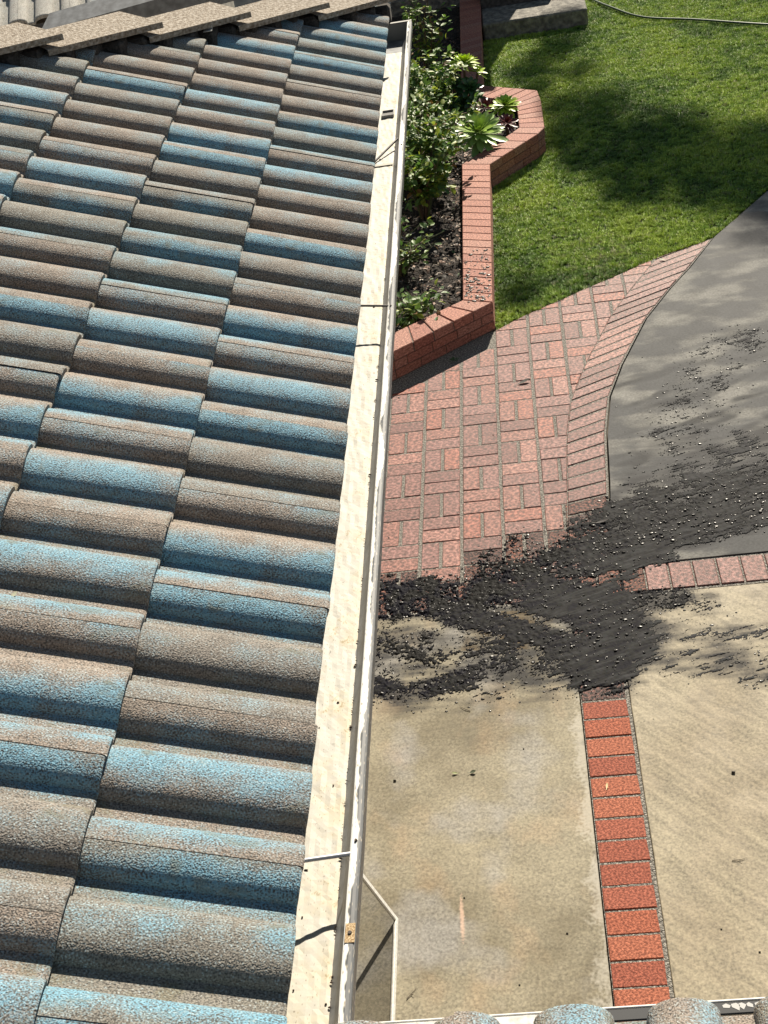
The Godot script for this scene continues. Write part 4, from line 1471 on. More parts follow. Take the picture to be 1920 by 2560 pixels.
func make_planter() -> void:
	var pl := thing("brick_planter", "low raised bed walled in red brick with a header coping and angled bay", "planter", Vector3(0.1, 0, -3.0))
	var o := -pl.position
	var mortar := tri_mat(lin(0.23, 0.19, 0.16), 0.9, mottle(67, 0.08, Color(0.4, 0.4, 0.4), Color(1, 1, 1)), null, 4.0)
	for i in P_OUT.size() - 1:
		var oa: Vector2 = P_OUT[i]
		var ob: Vector2 = P_OUT[i + 1]
		var ia: Vector2 = P_IN[i]
		var ib: Vector2 = P_IN[i + 1]
		var len_ := maxf((ob - oa).length(), (ib - ia).length())
		# core
		var b := MB.new()
		var sh := 0.011
		var dir := (ob - oa).normalized()
		var nrm := Vector2(-dir.y, dir.x)
		if nrm.dot(ia - oa) < 0: nrm = -nrm
		b.prism(PackedVector2Array([oa + nrm * sh, ob + nrm * sh, ib - nrm * sh, ia - nrm * sh]), -0.03, 0.131, 0.0)
		mi("core", b.done(), mortar, pl, o)
		# coping: headers, wider ones on the leg beside the path
		var pitch := 0.112
		if i <= 1: pitch = 0.168
		if i == 3: pitch = 0.150
		var cnt := maxi(1, int(round(len_ / pitch)))
		for k in cnt:
			var s0 := float(k) / cnt + 0.0022 / len_
			var s1 := float(k + 1) / cnt - 0.0022 / len_
			if i <= 1:
				s0 += 0.003 / len_
				s1 -= 0.003 / len_
			var q := PackedVector2Array([oa.lerp(ob, s0), oa.lerp(ob, s1), ib.lerp(ia, 1.0 - s1), ib.lerp(ia, 1.0 - s0)])
			var cen := (q[0] + q[1] + q[2] + q[3]) * 0.25
			var loc := PackedVector2Array()
			for p in q: loc.append(p - cen)
			b = MB.new()
			b.prism(loc, -0.066, 0.0, 0.004)
			mi("coping_brick", b.done(), cap_mats[rng.randi() % 4], pl, o + Vector3(cen.x, 0.2 + rng.randf_range(-0.001, 0.001), cen.y))
		# mortar between the coping bricks
		b = MB.new()
		b.prism(PackedVector2Array([oa + nrm * 0.004, ob + nrm * 0.004, ib - nrm * 0.004, ia - nrm * 0.004]), 0.1315, 0.192, 0.0)
		mi("mortar", b.done(), mortar, pl, o)
		# two courses of stretchers on the faces one can see
		var ol := (ob - oa).length()
		var n2 := maxi(1, int(round(ol / 0.215)))
		for c in 2:
			for k in range(0, n2 + 1):
				var a0 := clampf((k - (0.5 if c == 1 else 0.0)) / n2, 0, 1) + 0.004 / ol
				var a1 := clampf((k + 1 - (0.5 if c == 1 else 0.0)) / n2, 0, 1) - 0.004 / ol
				if a1 - a0 < 0.02 / ol: continue
				var p0 := oa.lerp(ob, a0) + nrm * 0.004
				var p1 := oa.lerp(ob, a1) + nrm * 0.004
				var cen := (p0 + p1) * 0.5
				b = MB.new()
				b.prism(PackedVector2Array([p0 - cen, p1 - cen, p1 - cen + nrm * 0.045, p0 - cen + nrm * 0.045]), 0.0, 0.058, 0.002)
				mi("brick", b.done(), cap_mats[rng.randi() % 4], pl, o + Vector3(cen.x, 0.002 + c * 0.0655, cen.y))
	# soil inside
	var bed := PackedVector2Array()
	for p in P_IN: bed.append(p)
	bed.append(Vector2(-0.9, -7.55))
	bed.append(Vector2(-0.9, -0.05))
	var sn := noise(71, 3.0, 4)
	var sb := MB.new()
	var st := 0.03
	var cols := int(1.5 / st)
	var rows := int(7.6 / st)
	for i in cols:
		for j in rows:
			var p := []
			for q in [[0, 0], [1, 0], [1, 1], [0, 1]]:
				var x: float = -0.9 + (i + q[0]) * st
				var z: float = -7.55 + (j + q[1]) * st
				p.append(Vector3(x, 0.095 + 0.03 * sn.get_noise_2d(x, z) + 0.018 * sn.get_noise_2d(x * 6.0, z * 6.0), z))
			var mid := Vector2(p[0].x + st * 0.5, p[0].z + st * 0.5)
			if not Geometry2D.is_point_in_polygon(mid, bed): 
				var near := false
				for q in p:
					if Geometry2D.is_point_in_polygon(Vector2(q.x, q.z), bed): near = true
				if not near: continue
			sb.flat(p[0], p[1], p[2], Vector3.UP)
			sb.flat(p[0], p[2], p[3], Vector3.UP)
	var soil := mi("soil", sb.done(), tri_mat(lin(0.042, 0.030, 0.022), 0.95, mottle(72, 0.06, Color(0.35, 0.35, 0.35), Color(1, 1, 1), 5), bumpy(73, 0.1, 8.0), 3.0, 1.0))
	structure(soil)
	# leaf litter
	var lm := MB.new()
	lm.quads(Vector3(-1, 0, 0), Vector3(0, 0.25, 0.45), Vector3(1, 0.1, 0), Vector3(0, 0.05, -0.5), Vector3.UP, Vector3.UP, Vector3.UP, Vector3.UP, Vector2.ZERO, Vector2.ZERO, Vector2.ZERO, Vector2.ZERO)
	lm.flat(Vector3(-1, 0, 0), Vector3(0, 0.25, 0.45), Vector3(0, 0.05, -0.5), Vector3.UP)
	var mm := MultiMesh.new()
	mm.transform_format = MultiMesh.TRANSFORM_3D
	mm.use_colors = true
	mm.mesh = lm.done()
	var at := []
	var col := []
	while at.size() < 4200:
		var x := rng.randf_range(-0.6, 0.55)
		var z := rng.randf_range(-6.5, -0.3)
		if not Geometry2D.is_point_in_polygon(Vector2(x, z), bed): continue
		var sc := rng.randf_range(0.008, 0.026)
		at.append(Transform3D(Basis.from_euler(Vector3(rng.randf_range(-0.6, 0.6), rng.randf() * TAU, rng.randf_range(-0.6, 0.6))).scaled(Vector3(sc, sc, sc)), Vector3(x, 0.105 + 0.03 * sn.get_noise_2d(x, z) + 0.018 * sn.get_noise_2d(x * 6.0, z * 6.0) + rng.randf() * 0.008, z)))
		var c: Color = [Color(0.20, 0.12, 0.085), Color(0.30, 0.20, 0.15), Color(0.08, 0.055, 0.04), Color(0.14, 0.10, 0.06), Color(0.03, 0.025, 0.02)][rng.randi() % 5]
		if rng.randf() < 0.06: c = Color(0.48, 0.42, 0.36)
		if rng.randf() < 0.05: c = Color(0.07, 0.12, 0.04)
		col.append(c)
	mm.instance_count = at.size()
	for k in at.size():
		mm.set_instance_transform(k, at[k])
		mm.set_instance_color(k, col[k])
	var lo := MultiMeshInstance3D.new()
	lo.name = numbered("leaf_litter")
	lo.multimesh = mm
	var lmat := mat(Color.WHITE, 0.7)
	lmat.vertex_color_use_as_albedo = true
	lo.material_override = lmat
	add_child(lo)
	lo.set_meta("kind", "stuff")
	tag(lo, "brown dead leaves and bark chips littering the planter soil", "leaf litter")

# ---------------------------------------------------------------- lawn
func lawn_polygon() -> PackedVector2Array:
	var p := PackedVector2Array()
	for q in LAWN_EDGE: p.append(q)
	p.append_array(PackedVector2Array([Vector2(1.945, -1.82), Vector2(2.275, -2.255), Vector2(2.69, -2.73), Vector2(7.0, -7.45), Vector2(7.0, -12.0), Vector2(0.95, -12.0), Vector2(0.95, -7.9), Vector2(1.335, -7.9), Vector2(1.335, -6.6), Vector2(0.295, -6.6)]))
	for k in range(P_OUT.size() - 2, 1, -1): p.append(P_OUT[k])
	return p

func make_lawn() -> void:
	var poly := lawn_polygon()
	var b := MB.new()
	b.prism(poly, -0.03, -0.012, 0.0)
	var turf := mi("lawn", b.done(), tri_mat(lin(0.035, 0.055, 0.014), 0.95, mottle(81, 0.05, Color(0.5, 0.55, 0.45), Color(1, 1, 1), 4), null, 1.2))
	structure(turf)
	# tufts
	var tm := MB.new()
	var r := RandomNumberGenerator.new()
	r.seed = 88
	for k in 11:
		var a := r.randf() * TAU
		var d := Vector3(cos(a), 0, sin(a))
		var side := Vector3(-d.z, 0, d.x)
		var base := d * r.randf_range(0.0, 0.55) * 0.02 + side * r.randf_range(-0.008, 0.008)
		var h := r.randf_range(0.018, 0.034)
		var lean := r.randf_range(0.008, 0.026)
		var w := r.randf_range(0.0012, 0.0021)
		var mid := base + Vector3(0, h * 0.65, 0) + d * lean * 0.4
		var tip := base + Vector3(0, h, 0) + d * lean
		var nn := (Vector3.UP * 0.7 - d * 0.5).normalized()
		tm.quads(base - side * w, base + side * w, mid + side * w * 0.9, mid - side * w * 0.9, nn, nn, nn, nn, Vector2.ZERO, Vector2.ZERO, Vector2.ZERO, Vector2.ZERO)
		tm.tri(mid - side * w * 0.9, mid + side * w * 0.9, tip, nn, nn, nn)
	var n1 := noise(82, 0.8, 3)
	var n2 := noise(83, 5.0, 3)
	var at := []
	var col := []
	var tries := 0
	while at.size() < 95000 and tries < 600000:
		tries += 1
		var x := rng.randf_range(0.2, 4.0)
		var z := rng.randf_range(-8.6, -0.6)
		if x > 0.75 + (-z) * 0.52 + 0.9: continue
		var pt := Vector2(x, z)
		if not Geometry2D.is_point_in_polygon(pt, poly): continue
		var a := n1.get_noise_2d(x, z)
		var m := n2.get_noise_2d(x, z)
		var s := rng.randf_range(0.6, 1.0) * (1.0 + 0.35 * m)
		at.append(Transform3D(Basis.from_euler(Vector3(rng.randf_range(-0.25, 0.25), rng.randf() * TAU, rng.randf_range(-0.25, 0.25))).scaled(Vector3(s, s, s)), Vector3(x, -0.012, z)))
		var c := Color(0.16, 0.30, 0.026).lerp(Color(0.36, 0.47, 0.055), clampf(0.45 + 0.8 * a + 0.5 * m + rng.randf_range(-0.25, 0.25), 0, 1))
		c = c.lerp(Color(0.055, 0.115, 0.018), clampf(-a * 0.9 - m * 0.6, 0, 0.8))
		# straw showing through in thin patches
		var straw := clampf(1.0 - Vector2(x - 0.98, (z + 1.5) * 0.8).length() / 0.42, 0, 1)
		if rng.randf() < 0.05 + 0.30 * straw + 0.15 * clampf(m, 0, 1): c = c.lerp(Color(0.36, 0.33, 0.20), rng.randf_range(0.3, 0.9))
		col.append(c)
	var mm := MultiMesh.new()
	mm.transform_format = MultiMesh.TRANSFORM_3D
	mm.use_colors = true
	mm.mesh = tm.done()
	mm.instance_count = at.size()
	for k in at.size():
		mm.set_instance_transform(k, at[k])
		mm.set_instance_color(k, col[k])
	var g := MultiMeshInstance3D.new()
	g.name = numbered("grass")
	g.multimesh = mm
	var gm := mat(Color.WHITE, 0.5)
	gm.vertex_color_use_as_albedo = true
	gm.backlight_enabled = true
	gm.backlight = Color(0.5, 0.5, 0.5)
	g.material_override = gm
	add_child(g)
	g.set_meta("kind", "stuff")
	tag(g, "short mown green grass of the lawn", "grass")

# ---------------------------------------------------------------- plants
func leaf(b: MB, at: Vector3, dir: Vector3, up: Vector3, length: float, width: float, curl: float, col: Color, seg := 4, tipw := 0.35, peak := 0.55) -> void:
	var d := dir.normalized()
	var side := d.cross(up).normalized()
	var nrm := side.cross(d).normalized()
	var prev := []
	for i in seg + 1:
		var t := float(i) / seg
		var w: float
		if t < peak: w = lerpf(0.18, 1.0, sin(t / peak * PI * 0.5))
		else: w = lerpf(1.0, 0.0, pow((t - peak) / (1.0 - peak), 2.2))
		if i == seg: w = 0.02 + tipw * 0.1
		w *= width * 0.5
		var p := at + d * length * t + nrm * (curl * length * t * t)
		var fold := nrm * w * 0.28
		var row := [p - side * w + fold, p, p + side * w + fold]
		var tang := (d + nrm * 2.0 * curl * t).normalized()
		var nr := side.cross(tang).normalized()
		var nl := (nr + side * 0.35).normalized()
		var n2 := (nr - side * 0.35).normalized()
		if not prev.is_empty():
			b.quads(prev[0], prev[1], row[1], row[0], nl, nr, nr, nl, Vector2.ZERO, Vector2.ZERO, Vector2.ZERO, Vector2.ZERO, col)
			b.quads(prev[1], prev[2], row[2], row[1], nr, n2, n2, nr, Vector2.ZERO, Vector2.ZERO, Vector2.ZERO, Vector2.ZERO, col)
		prev = row

func leaf_mat(rough: float, back: float) -> StandardMaterial3D:
	var m := mat(Color.WHITE, rough)
	m.vertex_color_use_as_albedo = true
	m.backlight_enabled = back > 0.0
	m.backlight = Color(back, back, back)
	m.metallic_specular = 0.5
	return m

func rose_bush(at: Vector3, height: float, spread: Vector2, leaves: int, label: String, s: int, shift := Vector3.ZERO) -> void:
	var r := RandomNumberGenerator.new()
	r.seed = s
	var t := thing("rose_bush", label, "rose bush", at, "rose bushes in the brick planter")
	var stems := MB.new()
	var fol := MB.new()
	var ends := []
	var canes := 13
	for c in canes:
		var a := TAU * c / canes + r.randf_range(-0.3, 0.3)
		var out := Vector3(cos(a) * spread.x, 0, sin(a) * spread.y) * r.randf_range(0.35, 1.0) + shift
		var h := height * r.randf_range(0.65, 1.0)
		var p0 := Vector3(cos(a), 0, sin(a)) * 0.03
		var p1 := out * 0.35 + Vector3(r.randf_range(-0.03, 0.03), h * 0.45, r.randf_range(-0.03, 0.03))
		var p2 := out * 0.8 + Vector3(r.randf_range(-0.04, 0.04), h * 0.8, r.randf_range(-0.04, 0.04))
		var p3 := out * 1.05 + Vector3(r.randf_range(-0.05, 0.05), h, r.randf_range(-0.05, 0.05))
		var sc := Color(0.06, 0.075, 0.025) if r.randf() < 0.6 else Color(0.08, 0.05, 0.03)
		stems.tube([p0, p1, p2, p3], [0.0075, 0.006, 0.004, 0.0022], 6, sc)
		for k in 9:
			var f := r.randf_range(0.32, 1.0)
			var q: Vector3
			if f < 0.45: q = p0.lerp(p1, f / 0.45)
			elif f < 0.8: q = p1.lerp(p2, (f - 0.45) / 0.35)
			else: q = p2.lerp(p3, (f - 0.8) / 0.2)
			var dd := Vector3(r.randf_range(-1, 1), r.randf_range(-0.15, 0.7), r.randf_range(-1, 1)).normalized()
			var e := q + dd * r.randf_range(0.06, 0.17)
			stems.tube([q, e], [0.0022, 0.0012], 5, sc, false)
			ends.append([q, e])
	for k in leaves:
		var en: Array = ends[r.randi() % ends.size()]
		var p: Vector3 = (en[0] as Vector3).lerp(en[1], r.randf_range(0.2, 1.15))
		p += Vector3(r.randf_range(-1, 1), r.randf_range(-1, 1), r.randf_range(-1, 1)) * 0.022
		var dir: Vector3 = ((en[1] - en[0]).normalized() * 0.6 + Vector3(r.randf_range(-1, 1), r.randf_range(-0.6, 0.5), r.randf_range(-1, 1))).normalized()
		var up := (Vector3.UP + Vector3(r.randf_range(-0.6, 0.6), 0, r.randf_range(-0.6, 0.6))).normalized()
		var l := r.randf_range(0.036, 0.070)
		var c := Color(0.055, 0.13, 0.026).lerp(Color(0.15, 0.25, 0.04), r.randf())
		if r.randf() < 0.22: c = Color(0.27, 0.33, 0.04)
		if r.randf() < 0.03: c = Color(0.17, 0.10, 0.03)
		if absf(dir.dot(up)) > 0.95: continue
		leaf(fol, p, dir, up, l, l * 0.62, r.randf_range(-0.35, 0.1), c, 3)
	mi("canes", stems.done(), leaf_mat(0.7, 0.0), t)
	mi("foliage", fol.done(), leaf_mat(0.5, 0.9), t)

func rosette(b: MB, cen: Vector3, axis: Vector3, radius: float, count: int, inner: Color, outer: Color, r: RandomNumberGenerator, thick := 0.30, wid := 0.36) -> void:
	var x := axis.cross(Vector3(0.3, 0.1, 1)).normalized()
	var y := axis.cross(x).normalized()
	for k in count:
		var f := float(k) / count        # 0 centre, 1 outside
		var a := k * 2.39996
		var dirp := x * cos(a) + y * sin(a)
		var elev := lerpf(1.25, -0.12, pow(f, 0.75)) + r.randf_range(-0.1, 0.1)
		var d := (dirp * cos(elev) + axis * sin(elev)).normalized()
		var l := radius * lerpf(0.28, 1.0, pow(f, 0.7)) * r.randf_range(0.9, 1.08)
		var c := inner.lerp(outer, f) * r.randf_range(0.85, 1.15)
		c.a = 1.0
		leaf(b, cen + dirp * radius * 0.03 + axis * (1.0 - f) * radius * 0.16, d, axis if absf(d.dot(axis)) < 0.97 else x, l, radius * wid * lerpf(0.55, 1.0, f), lerpf(-0.05, 0.10, f) * -1.0, c, 5, 0.6, 0.72)

func succulent(called: String, label: String, at: Vector3, heads: Array, s: int, group := "") -> void:
	var r := RandomNumberGenerator.new()
	r.seed = s
	var t := thing(called, label, "succulent", at, group)
	var st := MB.new()
	for h in heads:
		var p: Vector3 = h[0]
		st.tube([Vector3(p.x * 0.2, 0, p.z * 0.2), Vector3(p.x * 0.7, p.y * 0.5, p.z * 0.7), p], [0.016, 0.012, 0.010], 7, Color(0.12, 0.09, 0.05))
		var b := MB.new()
		rosette(b, p, (h[5] as Vector3).normalized(), h[1], h[2], h[3], h[4], r, 0.3, h[6] if h.size() > 6 else 0.36)
		mi("rosette", b.done(), leaf_mat(0.38, 0.35), t)
	mi("stem", st.done(), leaf_mat(0.8, 0.0), t)

func make_plants() -> void:
	rose_bush(Vector3(-0.24, 0.095, -2.35), 0.62, Vector2(0.33, 0.48), 1650, "leafy green rose bush with bare dark canes next to the coping crumbs", 901, Vector3(0.06, 0, -0.10))
	rose_bush(Vector3(-0.22, 0.095, -3.15), 0.66, Vector2(0.31, 0.42), 1500, "rose bush with yellow green leaves beside the large pale rosette succulent", 902, Vector3(0.05, 0, 0))
	rose_bush(Vector3(-0.22, 0.095, -4.10), 0.62, Vector2(0.29, 0.48), 1450, "rose bush with small glossy leaves beside the tall lime succulent", 903, Vector3(0.02, 0, 0))
	rose_bush(Vector3(-0.20, 0.095, -5.15), 0.95, Vector2(0.22, 0.32), 420, "tall sparse rose bush standing in the shade by the gutter end", 904, Vector3(0.0, 0, 0))
	rose_bush(Vector3(-0.40, 0.095, -1.45), 0.34, Vector2(0.22, 0.30), 130, "small thin rose bush of few leaves over littered soil", 905, Vector3(0.10, 0, 0))
	rose_bush(Vector3(-0.28, 0.095, -0.72), 0.17, Vector2(0.15, 0.11), 190, "short leafy rose sucker tucked in the planter corner by the path", 906)
	var up := Vector3(0.12, 1, 0.45)
	succulent("aeonium", "large pale green rosette succulent spreading over the planter bed", Vector3(0.20, 0.10, -3.42), [[Vector3(0, 0.17, 0), 0.27, 64, Color(0.34, 0.48, 0.08), Color(0.19, 0.31, 0.10), Vector3(0.1, 1, 0.35), 0.235]], 911)
	var lime := Color(0.42, 0.56, 0.03)
	succulent("aeonium", "tall dark green succulent topped with a bright lime rosette", Vector3(0.10, 0.10, -4.35), [
		[Vector3(0.03, 0.42, -0.05), 0.17, 54, lime, Color(0.32, 0.46, 0.03), Vector3(0.2, 1, -0.2), 0.30],
		[Vector3(-0.08, 0.30, 0.08), 0.13, 24, Color(0.05, 0.12, 0.03), Color(0.03, 0.08, 0.03), Vector3(-0.3, 1, 0.3), 0.4],
		[Vector3(0.06, 0.27, 0.12), 0.13, 24, Color(0.05, 0.12, 0.03), Color(0.03, 0.08, 0.03), Vector3(0.3, 1, 0.5), 0.4],
		[Vector3(-0.02, 0.16, 0.16), 0.12, 22, Color(0.05, 0.11, 0.03), Color(0.03, 0.07, 0.025), Vector3(0.0, 1, 0.8), 0.4],
		[Vector3(-0.14, 0.33, -0.06), 0.13, 30, Color(0.07, 0.15, 0.03), Color(0.05, 0.11, 0.03), Vector3(-0.4, 1, 0.1), 0.34],
		[Vector3(0.10, 0.18, 0.20), 0.12, 26, Color(0.06, 0.13, 0.03), Color(0.04, 0.09, 0.03), Vector3(0.3, 1, 0.8), 0.34],
		[Vector3(-0.12, 0.20, 0.18), 0.12, 26, Color(0.06, 0.13, 0.03), Color(0.04, 0.09, 0.03), Vector3(-0.3, 1, 0.7), 0.34],
		[Vector3(0.14, 0.36, 0.02), 0.10, 20, lime, Color(0.24, 0.36, 0.03), Vector3(0.5, 1, 0.0), 0.4]], 912)
	succulent("aeonium", "dark red rosette succulent between the lime succulent and the coping bay", Vector3(0.27, 0.10, -3.98), [
		[Vector3(0, 0.17, 0), 0.135, 26, Color(0.10, 0.016, 0.014), Color(0.060, 0.010, 0.012), up, 0.3],
		[Vector3(-0.09, 0.13, 0.06), 0.10, 20, Color(0.09, 0.014, 0.012), Color(0.05, 0.010, 0.012), Vector3(-0.4, 1, 0.5), 0.3]], 913)
	succulent("aeonium", "compact bright green rosette succulent in the corner of the planter bay", Vector3(0.44, 0.10, -3.90), [
		[Vector3(0, 0.19, 0), 0.15, 60, Color(0.16, 0.27, 0.03), Color(0.33, 0.46, 0.03), Vector3(0.0, 1, 0.25), 0.27]], 914)
	succulent("aeonium", "small dark red succulent below the compact green one against the coping", Vector3(0.44, 0.10, -3.68), [
		[Vector3(0, 0.13, 0), 0.115, 24, Color(0.11, 0.018, 0.016), Color(0.06, 0.010, 0.012), Vector3(0.2, 1, 0.5), 0.32]], 915)
	# a seedling in the crack at the foot of the planter
	var r := RandomNumberGenerator.new()
	r.seed = 77
	var w := MB.new()
	for k in 26:
		var a := r.randf() * TAU
		leaf(w, Vector3(r.randf_range(-0.025, 0.025), 0.004 + r.randf() * 0.014, r.randf_range(-0.015, 0.015)), Vector3(cos(a), r.randf_range(0.1, 0.8), sin(a)), Vector3.UP, r.randf_range(0.012, 0.024), 0.009, -0.2, Color(0.04, 0.10, 0.03), 3)
	var wd := mi("weed", w.done(), leaf_mat(0.5, 0.4), null, Vector3(-0.045, 0.0, -0.335))
	tag(wd, "tiny green weed sprouting at the foot of the shaded planter wall", "weed")

# ---------------------------------------------------------------- leaning screen
func make_screen() -> void:
	var t := thing("window_screen", "white framed insect screen leaning on the house wall beneath the gutter", "window screen", Vector3(-0.296, 0.0, 3.935))
	var up := Vector3(-0.303, 0.953, 0.0)
	var out := Vector3(0.953, 0.303, 0.0)
	var basis := Basis(up, out, Vector3(0, 0, 1))
	var xf := Transform3D(basis, Vector3.ZERO)
	var white := tri_mat(lin(0.78, 0.78, 0.75), 0.4, mottle(91, 0.05, Color(0.85, 0.84, 0.82), Color(1, 1, 1)), null, 5.0)
	var h := 1.28
	var w := 0.86
	var fw := 0.020
	for q in [[Vector3(0, -0.006, 0), Vector3(fw, 0.006, w)], [Vector3(h - fw, -0.006, 0), Vector3(h, 0.006, w)], [Vector3(fw, -0.006, 0), Vector3(h - fw, 0.006, fw)], [Vector3(fw, -0.006, w - fw), Vector3(h - fw, 0.006, w)]]:
		var b := MB.new()
		b.box(q[0] + Vector3(0, 0, 0), q[1], 0.0015, xf)
		mi("frame_bar", b.done(), white, t)
	var b2 := MB.new()
	b2.quad(xf * Vector3(fw, 0, fw), xf * Vector3(h - fw, 0, fw), xf * Vector3(h - fw, 0, w - fw), xf * Vector3(fw, 0, w - fw), out)
	var m := mat(Color(0.20, 0.20, 0.19, 0.36), 1.0)
	m.metallic_specular = 0.0
	m.transparency = BaseMaterial3D.TRANSPARENCY_ALPHA
	mi("mesh_panel", b2.done(), m, t)

func make_hose() -> void:
	var b := MB.new()
	var c := Curve3D.new()
	for p in [Vector3(1.36, 0.02, -7.75), Vector3(1.42, 0.022, -7.39), Vector3(1.595, 0.022, -6.98), Vector3(1.865, 0.022, -6.51), Vector3(2.315, 0.022, -6.21), Vector3(2.923, 0.022, -5.753), Vector3(3.8, 0.022, -5.2)]:
		c.add_point(p)
	for i in range(1, c.point_count - 1):
		var tg := (c.get_point_position(i + 1) - c.get_point_position(i - 1)) * 0.18
		c.set_point_in(i, -tg)
		c.set_point_out(i, tg)
	var pts := []
	var rad := []
	var l := c.get_baked_length()
	for k in 60:
		pts.append(c.sample_baked(l * k / 59.0))
		rad.append(0.0105)
	b.tube(pts, rad, 8)
	var o := mi("garden_hose", b.done(), mat(lin(0.030, 0.060, 0.035), 0.4))
	tag(o, "dark green garden hose curving across the lawn", "hose")

func make_debris() -> void:
	var dark := leaf_mat(0.6, 0.0)
	var items := [
		["fallen_leaf", Vector3(0.345, 0.004, 0.050), 0.085, 0.028, 0.35, Color(0.012, 0.012, 0.010), "curled black leaf lying on the pink basket weave bricks", "leaf"],
		["fallen_leaf", Vector3(-0.050, 0.005, 3.203), 0.026, 0.012, 3.0, Color(0.13, 0.15, 0.03), "small yellow green leaf lying on the bare beige slab", "leaf"],
		["fallen_leaf", Vector3(0.002, 0.006, 3.206), 0.028, 0.018, 0.15, Color(0.03, 0.04, 0.015), "small dark green leaf lying on the bare beige slab", "leaf"],
		["fallen_leaf", Vector3(0.69, 0.004, 1.53), 0.07, 0.022, 0.1, Color(0.012, 0.011, 0.010), "wet black leaf on the border brick where the sludge begins", "leaf"],
		["fallen_leaf", Vector3(1.42, 0.004, -1.335), 0.05, 0.016, 2.6, Color(0.16, 0.19, 0.10), "pale green leaf on the last bricks of the curved border", "leaf"],
		["fallen_leaf", Vector3(0.575, 0.004, 3.36), 0.030, 0.010, 1.4, Color(0.62, 0.50, 0.28), "straw coloured leaf lying on a terracotta strip brick", "leaf"],
		["fallen_leaf", Vector3(-0.575, 2.845, 5.304), 0.022, 0.010, 1.0, Color(0.42, 0.42, 0.30), "pale dry leaf caught in a pan of the tile roof", "leaf"],
	]
	for it in items:
		var b := MB.new()
		var a: float = it[4]
		leaf(b, Vector3.ZERO, Vector3(cos(a), 0.05, -sin(a)), Vector3.UP, it[2], it[3], 0.12, it[5], 5)
		leaf(b, Vector3(0, 0.003, 0), Vector3(-cos(a), 0.1, sin(a)), Vector3.UP, (it[2] as float) * 0.35, 0.003, 0.1, it[5], 3)
		var o := mi(it[0], b.done(), dark, null, it[1])
		tag(o, it[6], it[7], "fallen leaves")
	# little pods and crumbs that stand out on the clean concrete
	var pods := [
		[Vector2(-0.326, 3.213), 0.011, "largest dark seed pod on the beige slab close to the gutter"],
		[Vector2(-0.03, 3.86), 0.006, "tiny dark seed pod at the top of the pale scuff mark"],
		[Vector2(0.36, 4.06), 0.007, "tiny dark seed pod on the beige slab close to the brick strip"],
		[Vector2(0.24, 3.09), 0.006, "tiny dark seed pod alone on the beige slab below the sludge"],
		[Vector2(0.17, 4.27), 0.006, "tiny dark seed pod by the white lip of the near gutter"],
		[Vector2(1.10, 3.33), 0.013, "black crumb of dirt alone on the pale slab past the brick strip"],
		[Vector2(1.05, 4.20), 0.007, "tiny dark seed pod by the flaked end of the near gutter lip"],
		[Vector2(0.93, 4.09), 0.006, "tiny dark seed pod on the pale slab close past the brick strip"]]
	var cm := clod_mesh(12)
	for k in pods.size():
		var p: Vector2 = pods[k][0]
		var s: float = pods[k][1]
		var o := mi("seed_pod", cm, mat(lin(0.018, 0.015, 0.012), 0.5), null, Vector3(p.x, s * 0.4, p.y))
		o.scale = Vector3(s * 0.75, s * 0.5, s * 0.6)
		tag(o, pods[k][2], "seed pod", "seed pods on the slabs")
	# twigs
	for tw in [[Vector3(-0.25, 0.004, 4.30), 0.055, 0.9, "thin brown twig on the slab beside the leaning screen"], [Vector3(0.01, 0.004, 2.83), 0.06, 2.5, "thin dark twig on the slab just below the sludge"], [Vector3(1.02, 0.004, 3.78), 0.05, 0.1, "thin dark twig on the pale slab past the brick strip"]]:
		var b := MB.new()
		var d := Vector3(cos(tw[2]), 0, -sin(tw[2]))
		b.tube([Vector3.ZERO, d * tw[1] * 0.5 + Vector3(0, 0.002, 0.003), d * tw[1]], [0.0016, 0.0013, 0.0007], 5)
		b.tube([d * tw[1] * 0.45, d * tw[1] * 0.6 + Vector3(0.008, 0.004, 0.012)], [0.0011, 0.0006], 5)
		var o := mi("twig", b.done(), mat(lin(0.05, 0.035, 0.02), 0.8), null, tw[0])
		tag(o, tw[3], "twig", "twigs on the slabs")

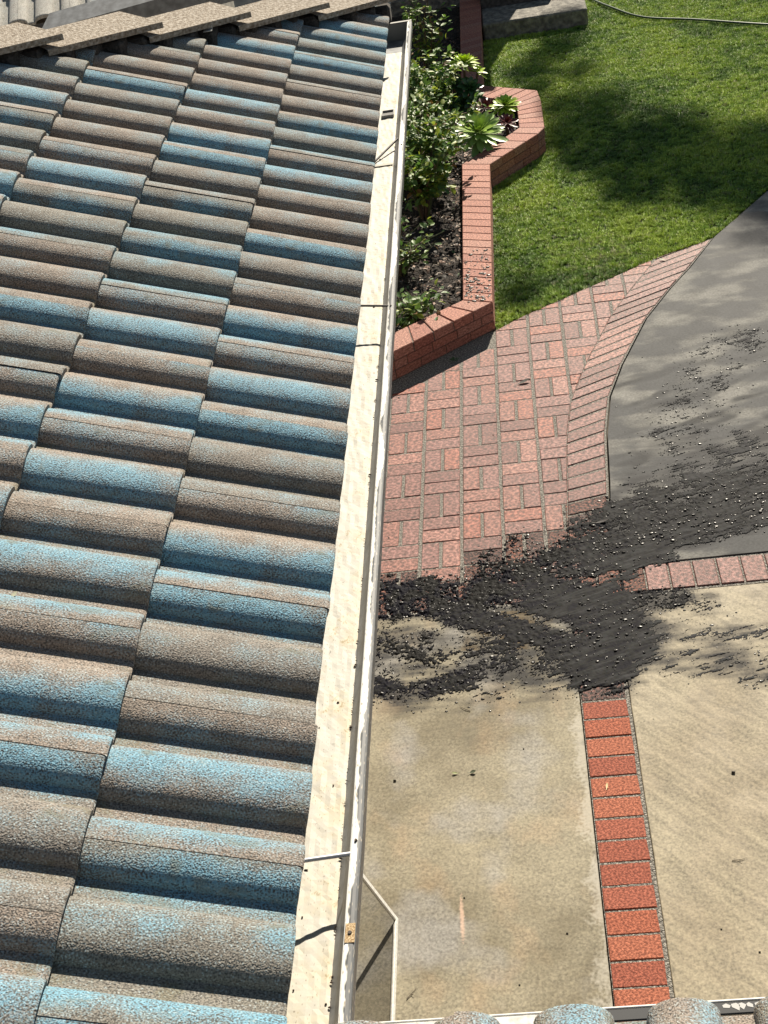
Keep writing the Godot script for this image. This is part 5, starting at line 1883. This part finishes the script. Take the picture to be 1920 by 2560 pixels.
# ---------------------------------------------------------------- the tree whose crown shades the lawn
func make_tree() -> void:
	var r := RandomNumberGenerator.new()
	r.seed = 321
	var base := Vector3(7.5, -0.03, -15.0)
	var t := thing("tree", "leafy garden tree standing on the far lawn with a limb over the grass", "tree", base)
	var tr := MB.new()
	var bark := Color(0.10, 0.075, 0.05)
	tr.tube([Vector3.ZERO, Vector3(0.05, 2.8, 0.0), Vector3(-0.1, 5.6, 0.05), Vector3(-0.2, 8.4, 0.1), Vector3(-0.1, 10.8, 0.1)], [0.30, 0.24, 0.19, 0.13, 0.05], 9, bark)
	tr.tube([Vector3(-0.1, 6.4, 0.05), Vector3(-1.2, 8.6, 0.1), Vector3(-2.2, 9.4, 0.2), Vector3(-3.4, 9.6, -0.9)], [0.13, 0.10, 0.06, 0.02], 8, bark)
	tr.tube([Vector3(-1.2, 8.6, 0.1), Vector3(-1.8, 9.3, 0.6), Vector3(-2.3, 9.6, 1.0)], [0.05, 0.04, 0.015], 7, bark)
	mi("trunk", tr.done(), leaf_mat(0.9, 0.0), t)
	var cr := MB.new()
	# clumps: centre, radii, leaf count
	var clumps := []
	# shade band measured on the lawn, lifted along the sun to the height of the limb
	for g in [[Vector2(1.05, -3.75), 0.34, 480], [Vector2(1.35, -3.2), 0.40, 600], [Vector2(1.70, -2.75), 0.42, 640], [Vector2(2.10, -2.40), 0.40, 600], [Vector2(2.55, -2.25), 0.42, 500], [Vector2(1.30, -2.55), 0.26, 240], [Vector2(0.95, -4.5), 0.28, 230], [Vector2(2.2, -1.75), 0.30, 220], [Vector2(1.95, -3.25), 0.28, 230], [Vector2(0.75, -5.6), 0.32, 330], [Vector2(1.0, -6.1), 0.30, 300], [Vector2(0.7, -4.95), 0.22, 170], [Vector2(1.15, -5.3), 0.24, 150], [Vector2(0.42, -1.15), 0.18, 90], [Vector2(2.5, -2.85), 0.40, 420], [Vector2(1.55, -3.75), 0.30, 260], [Vector2(2.9, -2.6), 0.4, 380], [Vector2(2.75, -1.9), 0.35, 260], [Vector2(1.25, -4.3), 0.32, 380], [Vector2(0.9, -3.85), 0.24, 240], [Vector2(1.85, -3.6), 0.30, 300], [Vector2(2.3, -3.15), 0.32, 340], [Vector2(1.5, -2.95), 0.34, 420], [Vector2(1.95, -2.55), 0.36, 420], [Vector2(1.0, -3.3), 0.22, 200]]:
		var hgt := 9.5 + r.randf_range(-0.6, 0.7)
		var k: float = hgt / SUN.y
		clumps.append([Vector3(g[0].x, 0, g[0].y) + SUN * k - base, g[1], g[2]])
	for k in 9:
		var a := r.randf() * TAU
		clumps.append([Vector3(-0.1 + cos(a) * 1.3 + 0.7, 10.0 + r.randf_range(-0.9, 1.2), sin(a) * 1.3 - 0.4), 0.8, 420])
	for c in clumps:
		var rad: float = c[1]
		for i in int(c[2]):
			var d := Vector3(r.randfn(), r.randfn(), r.randfn())
			d = d.normalized() * pow(r.randf(), 0.45) * rad * r.randf_range(0.6, 1.25)
			var p: Vector3 = c[0] + d
			var dir := Vector3(r.randf_range(-1, 1), r.randf_range(-0.7, 0.4), r.randf_range(-1, 1)).normalized()
			var l := r.randf_range(0.06, 0.12)
			leaf(cr, p, dir, (Vector3.UP + Vector3(r.randf_range(-0.5, 0.5), 0, r.randf_range(-0.5, 0.5))).normalized(), l, l * 0.55, -0.1, Color(0.05, 0.10, 0.02) * r.randf_range(0.8, 1.3), 2)
	mi("crown", cr.done(), leaf_mat(0.5, 0.4), t)
